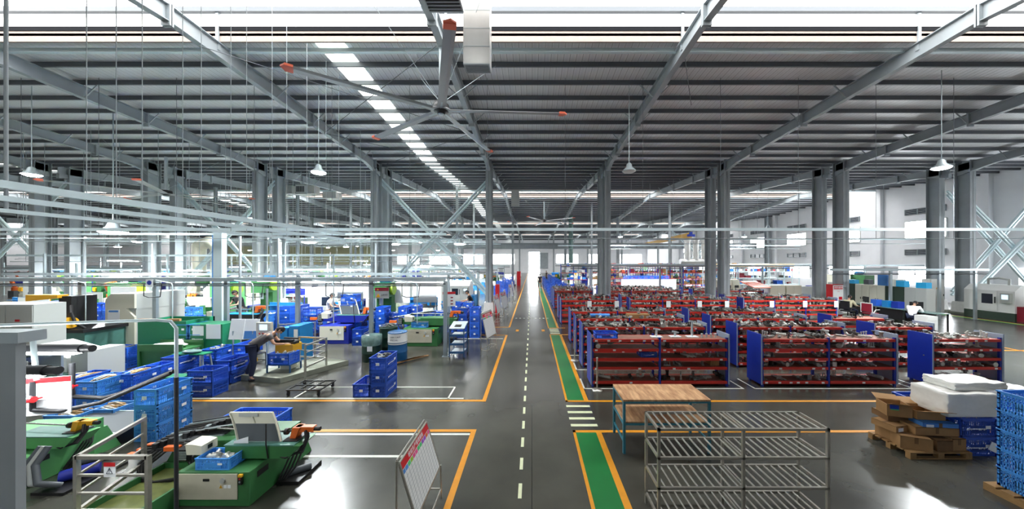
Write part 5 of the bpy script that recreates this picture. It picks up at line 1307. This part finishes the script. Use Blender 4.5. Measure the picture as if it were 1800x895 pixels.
def monitor(x, y, z, rz, label, mt='screen'):
    box_thing('monitor', label, 'monitor', (x, y, z), rz, [('screen_case', 'black', [(-.26,.26,0,.03,.12,.44)], None), ('screen', mt, [(-.245,.245,-.006,0,.135,.425)], 0), ('stand', 'black', [(-.02,.02,.03,.05,0,.2),(-.1,.1,-.04,.1,0,.012)], None)])
monitor(19.2, 18.3, .75, 1.2, 'monitor with a lit white screen on the far office desk'); monitor(19.2, 15.9, .75, -.3, 'black monitor seen on the near office desk', 'black')
for i, (x, y, w) in enumerate(((19.2,17.75,.35),(19.2,17.2,.3),(19.3,16.8,.36))): bx('desk_box', ('crate_blue','mach_cyan','rack_blue')[i], (w,.3,.34), (x,y,.752), ('blue box at the far end of the desks','light blue box between the two monitors','dark blue box between the two monitors')[i], 'box')

def chair(x, y, rz, seat, shell, label):
    t = thing('office_chair', label, 'office chair', (x, y, 0), rz)
    b = MB(); [b.bar((0,0,.08),(.28*math.cos(a),.28*math.sin(a),.06),.035) for a in (0,1.257,2.513,3.77,5.03)]; b.tube((0,0,.08),(0,0,.42),.025,8); b.build('base', shell, t)
    b = MB(); b.box(-.24,.24,-.22,.24,.42,.5); b.build('seat', seat, t, bevel=.03); b = MB(); b.prism([(-.24,.55),(.24,.55),(.21,1.0),(-.21,1.0)], -.27, -.22, 'y'); b.build('backrest', seat, t, bevel=.02)
    b = MB(); b.path([(-.25,-.24,.5),(-.25,-.26,1.0),(.25,-.26,1.0),(.25,-.24,.5)], .022, 8); b.build('back_frame', shell, t)
    for s in (-1,1): b = MB(); b.path([(s*.27,-.2,.5),(s*.3,-.1,.68),(s*.3,.15,.68)], .02, 6); b.build('armrest', shell, t)
chair(17.95, 16.9, -1.4, 'maroon', 'white_paint', 'white-framed office chair with a maroon back'); chair(17.6, 17.75, -1.4, 'black', 'black', 'black office chair with a jacket-wearing person in it')
# CNC line along the right aisle and its electrical cabinet
cnc('long white machining centre with dark base along the far side aisle', (25.7, 18.95, 0), -PI/2, L=2.0)
cnc('next white machining centre with a maroon chip bin', (25.7, 16.4, 0), -PI/2, 'white_paint', 'maroon', L=2.6)
cabinet('white electrical cabinet with a yellow warning triangle before the side-aisle column', (24.9, 19.9, 0), 0, .85, .45, 2.1, 'white_paint', 1, 'electrical cabinet', 'electrical_cabinet')
b = MB(); b.prism([(0,0),(.24,0),(.12,.2)], -.006, 0, 'y'); tag(b.build('hazard_triangle', 'yellow_mach', None, (25.2, 19.87, 1.5)), 'yellow hazard triangle on the white electrical cabinet', 'sign')
box_thing('chip_conveyor', 'low grey machine bed running toward the white electrical cabinet', 'machine', (24.95, 20.5, 0), 0, [('machine_base', 'cab_grey', [(0,.9,0,3.0,0,.4)], None), ('housing', 'cream', [(0,.9,0,3.0,.4,1.1)], None), ('lid', 'white_paint', [(-.03,.93,-.03,1.4,1.1,1.16)], None)])
# storage side beyond the racks
def wall_low(x0, x1, y, h, label): b = MB(); b.box(x0,x1,y,y+.08,0,h); b.box(x0-.02,x1+.02,y-.02,y+.1,h,h+.04); tag(b.build('low_partition', 'white_paint'), label, 'partition')
wall_low(8.4, 13.6, 30.0, 1.5, 'low white partition in front of the blue crates beyond the racks'); wall_low(16.8, 21.5, 24.0, 1.3, 'long white low partition beside the cream cabinets')
for k in range(7): 
    for j in range(2): dup(CR['far'], (9.2+.62*k, 30.9, 1.2+.312*j), 0, 'blue crate standing in a long row above the low white partition, %s layer' % ('lower' if not j else 'upper'), 'crates above the low partition'); ncr += 1
b = MB(); b.box(8.8,13.4,30.6,31.2,0,1.19); tag(b.build('crate_bench', 'cab_grey'), 'long grey bench carrying the row of blue crates', 'bench')
def bigrack(x, y, W, label, palette, group=None, H=2.6, n=4, rz=0, frame='rack_blue'):
    t = thing('storage_rack', label, 'storage rack', (x, y, 0), rz, group)
    for xx in (0, W/2-.03, W-.06):
        for yy in (0, .74): b = MB(); b.box(xx,xx+.06,yy,yy+.06,0,H); b.build('upright_post', frame, t)
    r = random.Random(int(x*10+y))
    for k in range(n):
        z = .15+(H-.5)*k/(n-1); b = MB(); b.m('rack_red' if frame == 'rack_blue' else frame); b.box(0,W,-.01,.0,z-.06,z); b.m('cab_grey').box(0,W,0,.8,z-.02,z); sh = b.build('shelf', None, t)
        b = MB(); u = .1
        while u < W-.4:
            wd = r.uniform(.2,.55); b.m(r.choice(palette)); 
            if r.random() < .4: b.tube((u,.1,z+.1),(u+wd,.5,z+.12),.08,8)
            else: b.box(u,u+wd,.08,.6,z,z+r.uniform(.18,.42))
            u += wd+r.uniform(.03,.15)
        tag(b.build('stored_parts', None, sh), kind='stuff')
    return t
BR = ('cardboard','cardboard_dark','maroon','red_orange','cast_dark','rod_tan'); BL2 = ('crate_blue','paper','crate_light','cast_grey','white_paint','maroon')
for i, x in enumerate((15.2, 17.9, 20.6)): bigrack(x, 27.6, 2.6, '%s tall storage rack with blue and white bins, counted from the double column' % ORD[i].capitalize().lower(), BL2, None, 2.7, 5, 0, 'alu_white')
for i, x in enumerate((7.6, 10.6, 13.6, 16.4)): bigrack(x, 34.5, 2.8, '%s brown-filled storage rack behind the low white partition' % ORD[i], BR, None, 3.0, 5)
for i, x in enumerate((3.6, 7.4, 11.2, 15.0, 19.0, 23.0)): bigrack(x, 39.5+i % 2, 3.2, '%s of the far storage racks before the runway girder' % ORD[i], BR if i % 2 else BL2, None, 3.0, 4)
for k in range(4):
    box_thing('parts_cubicle', 'cream slanted parts bin with a dark slot behind the long rack', 'parts bin', (12.6+.62*k, 23.6, 1.3) if 0 else (14.3+.62*k, 25.6, 0), 0, [('bin_body', 'cream', [('p', [(0,0),(.6,0),(.6,1.75),(.15,1.75),(0,1.35)], 0, .58, 'x')], None), ('slot', 'black', [(.12,.46,-.01,0,1.1,1.3)], 0)], 'cream slanted parts bins')
b = MB(); b.prism([(0,0),(1.3,.35),(1.3,.4),(0,.05)], 0, 1.2, 'x')
for k in range(5): b.bar((0,.2*k+.1,.07+.06*k),(1.2,.2*k+.1,.07+.06*k),.03)
tag(b.build('orange_rollers', 'red_orange', None, (14.6, 20.9, 1.45)), 'orange slatted board lying on the far rack', 'board').rotation_euler = (0,0,.1)
for i, (x, y, mt) in enumerate(((16.0, 21.4, 'cab_grey'), (17.1, 21.4, 'cab_grey'))): cabinet('%s of the two grey cabinets behind the far racks at the fire cabinet' % ORD[i], (x, y, 0), 0, 1.0, .5, 1.6, 'cream')
# yellow crane with blue motors, silver extraction ducts
box_thing('bridge_crane', 'yellow bridge crane girder with two blue drive motors under the far roof', 'crane', (0,0,0), 0, [('girder', 'yellow_mach', [('p', [(37,6.0),(52,5.85),(52,6.2),(37,6.55)], 18.2, 18.6, 'x')], None), ('end_truck', 'rack_blue', [(18.0,18.8,36.7,37.0,6.1,6.35)], None), ('drive_motor', 'rack_blue', [(18.1,18.4,36.5,36.7,6.35,6.6)], None), ('drive_motor', 'rack_blue', [(19.2,19.5,39.5,39.8,6.35,6.6)], None)])
for k in range(3): b = MB(); b.tube((16.6+.9*k,34.0,3.4),(16.6+.9*k,34.0,5.4),.3,14); b.tube((16.6+.9*k,34.0,5.35),(16.6+.9*k,34.0,5.5),.36,14); tag(b.build('extraction_duct', 'duct_silver'), 'silver vertical extraction duct in the group of three beside the double column', 'duct', 'silver extraction ducts')
b = MB(); b.tube((15.8,34.0,3.2),(19.6,34.0,3.2),.3,16); tag(b.build('duct_header', 'duct_silver'), 'horizontal silver duct header below the three upright ducts', 'duct')
for x in (16.0, 19.4): b = MB(); b.box(x-.06,x+.06,33.94,34.06,0,2.92); tag(b.build('duct_support', 'steel_dark'), 'dark post carrying the silver duct header', 'post', 'duct header posts')
b = MB(); b.tube((15.2,28.0,2.87),(23.0,28.0,2.87),.13,12); tag(b.build('yellow_pipe', 'rod_tan'), 'long tan pipe bundle lying over the tall storage racks', 'pipe')
# olive elbow duct at left
b = MB(); b.path([(-23.5,22.5,2.6),(-23.5,22.5,4.3),(-22.8,22.5,4.6),(-22.2,22.5,4.2),(-22.2,22.5,.0)], .38, 14); tag(b.build('elbow_duct', 'cream'), 'fat cream elbow duct between the double column and the pale trunking', 'duct')

for i, (dy, mt, w, h, lab) in enumerate(((.35,'sky_blue',.45,.3,'sky blue box on top of the tall grey end cabinet'),(1.3,'sky_blue',.4,.34,'sky blue box on the dark green office cabinet'),(2.2,'cell_blue',.5,.62,'pale blue panel box on the cream office cabinet'),(3.1,'steel_dark',.3,.3,'dark meter box on the second cream cabinet'),(4.0,'sky_blue',.4,.24,'low sky blue box by the office column'))):
    bx('storage_box', mt, (.3,w,h), (20.6,16.4+dy,1.802), lab, 'box')

for i, (y, z, x0, x1) in enumerate(((15.6,4.5,-26,-4.2),(18.2,3.5,-30,-4),(25.6,4.9,-42,-4),(27.0,3.7,-44,-4.4),(33.4,5.2,-55,-4),(34.0,3.9,-55,-5),(40.8,5.4,-66,-4),(25.0,4.9,3.4,31),(36.8,5.0,3,31))):
    t = thing('cable_trunking', 'pale cable trunking hung on thin rods, %s line behind the long one crossing the hall' % ORD[i], 'trunking', (0, y, 0))
    b = MB(); b.box(x0,x1,-.05,.05,z,z+.1); b.build('trunk_rail', 'alu_white', t); b = MB(); b.tube((x0,.12,z-.3),(x1,.12,z-.3),.02,6); b.build('thin_pipe', 'galv', t)
    for k in range(int((x1-x0)/3.3)): x = x0+1.1+3.3*k; b = MB(); b.tube((x,.0,z-.3),(x,.0,zroof(y)-.02),.01,5); b.build('hanger_rod', 'galv', t)
r = random.Random(77)
for k in range(26):
    x = -5.4-1.9*k*.55-r.random(); y = r.choice((15.9, 17.9, 23.9, 26.4, 30.4)); x = x*(y/17)
    if min(abs(x-cx) for cx in COLX) < .6: x += 1.1
    b = MB(); b.box(x-.035,x+.035,y-.035,y+.035,0,3.1+.5*(k % 3)); b.box(x-.1,x+.1,y-.1,y+.1,0,.02)
    tag(b.build('service_post', ('alu_white','galv','steel_grey')[k % 3]), 'slim service post standing among the machine rows', 'post', 'slim service posts in the machine rows')
# ------------------------------------------------------------------ machine rows filling the hall: one of each kind, then copies
PR = {}
def proto(key, o): PR[key] = o; o.location = (0,0,-60); return o
FP = []
def fproto(key, fn, *a, **k): o = fn('x', (0,0,0), 0, *a, **k); FP.append(o); return proto(key, o)
fproto('green lathe', lathe_m, 'mach_green'); fproto('pale lathe', lathe_m, 'cream'); fproto('cyan lathe', lathe_m, 'mach_cyan')
fproto('green press', press, 'mach_green'); fproto('pale green press', press, 'mach_lgreen'); fproto('blue press', press, 'mach_blue')
fproto('white machining centre', cnc, 'white_paint', 'cab_green', 2.2, 1.9); fproto('cream machining centre', cnc, 'cream', 'mach_blue', 2.2, 2.0); fproto('cyan-based machining centre', cnc, 'white_paint', 'mach_cyan', 2.0, 1.8)
fproto('orange welding robot', robot); fproto('dark work bench', bench, 'steel_dark', 'mach_cyan'); fproto('white work bench', bench, 'alu_white', 'mach_blue')
proto('green tube bender', bender('x', 'mach_green', (0,0,0), 0, False, 'mach_green', detail=False)); FP.append(PR['green tube bender']); PR['green tube bender'].scale = (1.5,1.4,1.7)
proto('grey cabinet', cabinet('x', (0,0,0), 0, .9, .5, 1.8)); FP.append(PR['grey cabinet'])
keys = ['green lathe','white machining centre','green press','dark work bench','cream machining centre','blue press','orange welding robot','green tube bender','pale lathe','pale green press','white work bench','cyan lathe','cyan-based machining centre','grey cabinet']
cats = {'lathe':'lathe','centre':'CNC machine','press':'press','bench':'work bench','robot':'robot','bender':'bending machine','cabinet':'cabinet'}
rnd = random.Random(42)
ROWS = [(14.6,-5.2,2.5),(16.9,-4.6,2.6),(22.4,-4.2,2.9),(24.9,-4.0,3.0),(28.2,-5.0,3.2),(31.5,-4.6,3.4),(35,-5.2,3.6),(39,-4.6,3.9),(46.5,-4.8,4.2),(51.5,-5.0,4.8),(58,-4.6,5.4),(70,-5,6.5)]
nf = 0
for ri, (Y, x0, st) in enumerate(ROWS):
    x = x0-2.2; j = 0
    while x > max(-1.66*Y-1.5, XL+3):
        k = keys[(ri*5+j*3+rnd.randrange(3)) % len(keys)]
        if any(abs(x+1.1-cx) < 1.9 and (abs(Y-27.8) < 1.2 or abs(Y-35) < 1.2) for cx in (-6.4, -20, -27)): x -= 1; continue
        if any(abs(x+1.1-cx) < 2.2 and (abs(Y-66.8) < 4 or abs(Y-43.4) < 2.2) for cx in COLX): x -= 1; continue
        if any(abs(x+1.1-cx) < 1.9 and (18.3 < Y < 22.0 or abs(Y-43.4) < 1.8) for cx in COLX): x -= 1; continue
        if ri < 2 and k in ('white machining centre', 'cream machining centre') and j < 1: k = 'green press'
        if ri < 2 and k == 'orange welding robot': k = 'dark work bench'
        o = dup(PR[k], (x, Y+rnd.uniform(-.25,.25), 0), rnd.uniform(-.05,.05), '%s, %s from the aisle in the %s machine row' % (k, ORD[min(j,21)], ORD[ri]))
        o['category'] = cats[k.split()[-1]]; nf += 1
        x -= st*rnd.uniform(.9,1.15); j += 1
# crate stacks standing between the rows
for ri, (Y, x0, st) in enumerate(ROWS[:7]):
    x = x0-1.2; j = 0
    while x > -1.5*Y and ncr < 292:
        n = rnd.choice((2,3,3,4)); key = rnd.choice(('far','farnavy','farlight'))
        if rnd.random() < .75:
            for k in range(n):
                dup(CR[key], (x, Y-1.0, k*.312), rnd.choice((0,PI/2)) if k == 0 else rr, 'crate of the stack before the %s machine row, %s from the aisle' % (ORD[ri], ORD[min(j,21)]), 'row crates %d %d' % (ri, j)); rr = C.objects[-1].rotation_euler[2] if 0 else 0; ncr += 1
        x -= rnd.uniform(2.2,3.6); j += 1
# white drop lights between the rows
g = 0
for i, (x, y) in enumerate(((-13,15.8),(-17,15.8),(-22,17),(-26,17),(-9,26),(-14,26),(-19.5,27),(-25,27),(-31.5,27),(-35,30),(-41,34),(-27,36),(-20,35),(-12,36),(-50,40),(-34,42),(-24,46.4),(-14,48.3),(-56,50),(-42,52))):
    t = thing('tube_lamp', 'lit tube lamp hung low above the machine rows, %s of the drop lights' % (ORD[i]), 'lamp', (x, y, 2.25+.5*(i % 3))); b = MB(); b.box(-.6,.6,-.08,.08,0,.05); b.build('lamp_housing', 'white_paint', t); b = MB(); b.box(-.58,.58,-.06,.06,-.03,-.001); b.build('light_tube', 'tube_glow', t)
    b = MB(); b.tube((0,0,.05),(0,0,zroof(y)-t.location[2]-.02),.01,5); b.build('suspension_rod', 'galv', t)
for i, (k, x, y) in enumerate((('dark work bench',22.2,22.6),('green press',24.2,23.2),('white work bench',22.4,25.4),('cyan lathe',25.0,26.4),('grey cabinet',28.2,24.8),('cream machining centre',27.6,29.0))):
    o = dup(PR[k], (x, y, 0), 0, '%s standing behind the office cabinets by the bright windows' % k); o['category'] = cats[k.split()[-1]]
# storage side rows right of the aisle, far
for ri, (Y, n) in enumerate(((48,6),(56,7),(66,8))):
    for j in range(n):
        if any(abs(3.9+j*4.0-cx) < 1.3 for cx in COLX) and Y > 60: continue
        k = keys[(ri*3+j*5) % len(keys)]
        o = dup(PR[k], (3.5+j*4.0, Y, 0), 0, '%s, %s from the walkway in the %s far row beyond the girder' % (k, ORD[j], ORD[ri])); o['category'] = cats[k.split()[-1]]
for o in FP:
    kill(o)
# ------------------------------------------------------------------ people: one skinned surface per body, clothes as children
def skin(name, pts, edges, radii, root=0, lvl=1):
    me = bpy.data.meshes.new(name); me.from_pydata([tuple(p) for p in pts], edges, []); o = bpy.data.objects.new(name, me); C.objects.link(o)
    s = o.modifiers.new('skin', 'SKIN'); s.use_smooth_shade = True
    sv = me.skin_vertices[0].data
    for i, r in enumerate(radii): sv[i].radius = (r, r) if not isinstance(r, tuple) else r; sv[i].use_root = (i == root)
    u = o.modifiers.new('sub', 'SUBSURF'); u.levels = lvl; u.render_levels = lvl
    dg = bpy.context.evaluated_depsgraph_get(); ev = o.evaluated_get(dg); m2 = bpy.data.meshes.new_from_object(ev)
    bpy.data.objects.remove(o); return m2
def person(label, loc, rz, J, shirt, trousers, sleeve=.55, hairm='hair', jacket=False):
    """J: joints in metres, person facing +y; pelvis chest neck head and l/r sho elb wri hip kne ank toe"""
    t = thing('person', label, 'person', loc, rz)
    V = {k: Vector(v) for k, v in J.items()}
    names = ['pel','bel','che','nek','hd0','lsho','lelb','lwri','rsho','relb','rwri','lhip','lkne','lank','ltoe','rhip','rkne','rank','rtoe']
    V['bel'] = (V['pel']+V['che'])/2; V['hd0'] = V['nek']+(V['head']-V['nek'])*.4
    rad = dict(pel=.12,bel=.115,che=.13,nek=.05,hd0=.05,lsho=.06,lelb=.042,lwri=.028,rsho=.06,relb=.042,rwri=.028,lhip=.09,lkne=.06,lank=.04,ltoe=.035,rhip=.09,rkne=.06,rank=.04,rtoe=.035)
    E = [('pel','bel'),('bel','che'),('che','nek'),('nek','hd0'),('che','lsho'),('lsho','lelb'),('lelb','lwri'),('che','rsho'),('rsho','relb'),('relb','rwri'),('pel','lhip'),('lhip','lkne'),('lkne','lank'),('lank','ltoe'),('pel','rhip'),('rhip','rkne'),('rkne','rank'),('rank','rtoe')]
    ix = {n: i for i, n in enumerate(names)}
    body = skin('body', [V[n] for n in names], [(ix[a], ix[c]) for a, c in E], [rad[n]*.9 for n in names])
    b = MB(); b.m('skin')
    # head with face, ears
    h = V['head']; d = (V['head']-V['nek']).normalized(); look = Vector(J.get('look', (0,1,0))).normalized(); look = (look-d*look.dot(d)).normalized(); side = look.cross(d)
    def HP(s, f, u): return h+side*s+look*f+d*u
    n, m = 14, 10; vs = []
    for j in range(m+1):
        th = PI*j/m; u = -.115*math.cos(th); rr = math.sin(th)
        for k in range(n):
            a = 2*PI*k/n; jaw = .82 if u < -.03 else 1
            vs.append(HP(.075*rr*math.cos(a)*jaw, .092*rr*math.sin(a)*(jaw if math.sin(a) > 0 else .95), u))
    b.add(vs, [(j*n+k, j*n+(k+1)%n, (j+1)*n+(k+1)%n, (j+1)*n+k) for j in range(m) for k in range(n)], True)
    b.add([HP(-.014,.084,-.02), HP(.014,.084,-.02), HP(0,.115,-.018), HP(0,.09,.025)], [(0,1,2),(0,2,3),(1,3,2)], True)
    for s in (-1, 1): b.tube(HP(s*.07,0,-.02), HP(s*.085,-.01,.02), .016, 6)
    b.m('tee_black')
    for s in (-1, 1): b.tube(HP(s*.03-.012,.087,.012), HP(s*.03+.012,.087,.012), .006, 5)
    b.m('maroon').tube(HP(-.022,.082,-.055), HP(.022,.082,-.055), .005, 5)
    # hands: palm, four unequal fingers, thumb
    b.m('skin')
    for s, w, e in ((-1,'lwri','lelb'), (1,'rwri','relb')):
        dr = (V[w]-V[e]).normalized(); up = Vector((0,0,1)); sd = dr.cross(up).normalized(); nrm = sd.cross(dr)
        p0 = V[w]; pc = p0+dr*.055
        b.bar(p0-dr*.01, p0+dr*.085, .07, .028)
        for k, L in enumerate((.058,.07,.074,.06)):
            q = p0+dr*.085+sd*(-.027+.018*k); q1 = q+dr*L*.5-nrm*.012; q2 = q1+dr*L*.35-nrm*.028; b.tube(q, q1, .009, 6); b.tube(q1, q2, .0085, 6, .007)
        q = p0+dr*.03-sd*s*.035; b.tube(q, q+dr*.035-sd*s*.022, .011, 6); b.tube(q+dr*.035-sd*s*.022, q+dr*.065-sd*s*.02-nrm*.01, .010, 6, .008)
    # join hands/head faces to the skinned body mesh so the body stays one mesh
    bm = bmesh.new(); bm.from_mesh(body); bpy.data.meshes.remove(body)
    base = len(bm.verts); nv = [bm.verts.new(v) for v in b.v]; bm.verts.ensure_lookup_table()
    for f in bm.faces: f.smooth = True; f.material_index = 0
    for f, mi, sm in zip(b.f, b.mi, b.sm):
        try: nf2 = bm.faces.new([nv[i] for i in f]); nf2.material_index = mi; nf2.smooth = sm
        except ValueError: pass
    me = bpy.data.meshes.new('body'); bm.to_mesh(me); bm.free()
    for x in b.mats: me.materials.append(M[x])
    o = bpy.data.objects.new('body', me); C.objects.link(o); o.parent = t
    # hair cap
    hb = MB(); vs = []
    for j in range(6):
        th = PI*.56*j/5
        for k in range(n):
            a = 2*PI*k/n; back = math.sin(a) < .25
            thh = th*(1.18 if back else .72); rr = math.sin(thh); vs.append(HP(.083*rr*math.cos(a), .101*rr*math.sin(a)-.004, .124*math.cos(thh)))
    hb.add(vs, [(j*n+k, j*n+(k+1)%n, (j+1)*n+(k+1)%n, (j+1)*n+k) for j in range(5) for k in range(n)], True); hb.build('hair', hairm, t)
    # clothes follow the same joints, a little wider
    def cloth(nm, keys, edges, rr, mt, root=0):
        i2 = {q: i for i, q in enumerate(keys)}; pts = [V[q] for q in keys]
        m = skin(nm, pts, [(i2[a], i2[c]) for a, c in edges], [rr[q] for q in keys], root); m.materials.clear(); m.materials.append(M[mt])
        q = bpy.data.objects.new(nm, m); C.objects.link(q); q.parent = t
        for p in m.polygons: p.use_smooth = True
    V['lslv'] = V['lsho'].lerp(V['lelb'], sleeve) if not jacket else V['lwri'].lerp(V['lelb'], .1); V['rslv'] = V['rsho'].lerp(V['relb'], sleeve) if not jacket else V['rwri'].lerp(V['relb'], .1)
    V['ncol'] = V['che'].lerp(V['nek'], .62); V['hem'] = V['pel']+(V['pel']-V['che']).normalized()*.05
    if jacket: cloth('shirt', ['bel','hem','che','ncol','lsho','lelb','lslv','rsho','relb','rslv'], [('bel','hem'),('bel','che'),('che','ncol'),('che','lsho'),('lsho','lelb'),('lelb','lslv'),('che','rsho'),('rsho','relb'),('relb','rslv')], dict(bel=.145,hem=.15,che=.155,ncol=.085,lsho=.085,lelb=.062,lslv=.048,rsho=.085,relb=.062,rslv=.048), shirt)
    else: cloth('shirt', ['bel','hem','che','ncol','lsho','lslv','rsho','rslv'], [('bel','hem'),('bel','che'),('che','ncol'),('che','lsho'),('lsho','lslv'),('che','rsho'),('rsho','rslv')], dict(bel=.14,hem=.145,che=.15,ncol=.08,lsho=.08,lslv=.066,rsho=.08,rslv=.066), shirt)
    V['lcuf'] = V['lkne'].lerp(V['lank'], .9); V['rcuf'] = V['rkne'].lerp(V['rank'], .9)
    cloth('trousers', ['pel','lhip','lkne','lcuf','rhip','rkne','rcuf'], [('pel','lhip'),('lhip','lkne'),('lkne','lcuf'),('pel','rhip'),('rhip','rkne'),('rkne','rcuf')], dict(pel=.132,lhip=.105,lkne=.075,lcuf=.062,rhip=.105,rkne=.075,rcuf=.062), trousers)
    for s in 'lr':
        b = MB(); a, q = V[s+'ank'], V[s+'toe']; dv = (q-a); dv.z = 0; dv.normalize()
        b.ball((a.x, a.y, max(a.z-.03,.04)), .055, 10, 6, (1,1,.8)); b.tube((a.x-dv.x*.03, a.y-dv.y*.03, .04), (a.x+dv.x*.17, a.y+dv.y*.17, .035), .045, 10, .034); b.build('shoe', 'shoe', t)
    return t
def stand_pose(lean=0, arms='fwd', hx=0):
    """standing, upper body leant forward by an angle; returns joints"""
    J = {}; c, s = math.cos(lean), math.sin(lean); P = Vector((0,0,.93))
    def up(x, y, z): return (x, P.y+y*c+z*s, P.z+z*c-y*s)   # torso frame
    J['pel'] = tuple(P); J['che'] = up(0,0,.38); J['nek'] = up(0,.01,.54); J['head'] = up(0,.05,.68)
    for q, sx in (('l',-1),('r',1)):
        J[q+'sho'] = up(sx*.19,0,.46)
        if arms == 'fwd': J[q+'elb'] = tuple(Vector(J[q+'sho'])+Vector((sx*.06,.12,-.24))); J[q+'wri'] = tuple(Vector(J[q+'elb'])+Vector((-sx*.05,.23,-.03)))
        else: J[q+'elb'] = tuple(Vector(J[q+'sho'])+Vector((sx*.05,-.02,-.28))); J[q+'wri'] = tuple(Vector(J[q+'elb'])+Vector((0,.05,-.24)))
        J[q+'hip'] = (sx*.10,0,.88); J[q+'kne'] = (sx*.12,.04,.48); J[q+'ank'] = (sx*.13,0-.02,.08); J[q+'toe'] = (sx*.15,.12,.04)
    J['look'] = (0, 1, -.6-lean); return J
def sit_pose(lean=.1, armz=.0):
    J = stand_pose(lean)
    for k in list(J):
        if k not in ('look',) and k[1:] not in ('kne','ank','toe','hip'): v = J[k]; J[k] = (v[0], v[1], v[2]-.37)
    for q, sx in (('l',-1),('r',1)):
        J[q+'hip'] = (sx*.1,.02,.54); J[q+'kne'] = (sx*.13,.42,.50); J[q+'ank'] = (sx*.13,.42,.08); J[q+'toe'] = (sx*.14,.56,.04)
    return J
J = stand_pose(.95)
J['look'] = (0,.6,-1); J['lkne'] = (-.14,-.02,.50); J['lank'] = (-.16,-.18,.08); J['ltoe'] = (-.16,-.04,.04)
person('person in a dark grey T-shirt and navy trousers leaning over the yellow clamping head', (-7.55, 8.62, 0), -1.05, J, 'tee_grey', 'trouser_navy')
person('person in a black T-shirt looking down at the black and white bending machine', (-11.85, 13.0, .36), 2.75, stand_pose(.25), 'tee_black', 'tee_grey')
J = stand_pose(.12); person('person in a white T-shirt and pale trousers working at the dark blue bending machine', (-8.95, 14.05, .1), -1.3, J, 'tee_white', 'trouser_light')
person('person in a grey-brown shirt bending over behind the blue crates near the brace foot', (-3.95, 16.3, 0), 1.3, stand_pose(.55), 'tee_grey', 'trouser_navy')
person('person in a black shirt standing beside the bending colleague near the brace foot', (-3.2, 17.0, 0), 1.7, stand_pose(.3), 'tee_black', 'tee_grey')
person('person in a cream jacket seated on the black office chair', (17.62, 17.75, 0), -1.35, sit_pose(.1), 'jacket_cream', 'trouser_navy', jacket=True)
person('person in a white shirt slumped with head on hand at the desk end', (18.6, 15.6, 0), -1.2, sit_pose(.45), 'tee_white', 'trouser_navy', jacket=True)
person('person in a maroon shirt behind the office cabinets', (21.9, 19.2, 0), 2.8, stand_pose(.15), 'maroon', 'trouser_navy')
person('dark-clothed person walking on the far green walkway', (.95, 38, 0), 0, stand_pose(.02, 'dn'), 'tee_black', 'tee_black')
person('second dark-clothed person among the far crates beside the walkway', (2.4, 52, 0), 2, stand_pose(.02, 'dn'), 'tee_black', 'tee_black')

b = MB(); b.m('steel_dark').box(-12.3,-11.4,12.6,13.5,.31,.36); [b.box(x,x+.06,y,y+.06,0,.31) for x in (-12.3,-11.46) for y in (12.6,13.44)]
tag(b.build('step_platform'), 'dark step platform under the black-shirted operator', 'platform')
b = MB(); b.box(-9.4,-8.5,13.7,14.5,0,.1); tag(b.build('floor_step', 'pallet_wood'), 'low wooden step under the white-shirted operator', 'step')
for k in CR: kill(CR[k])
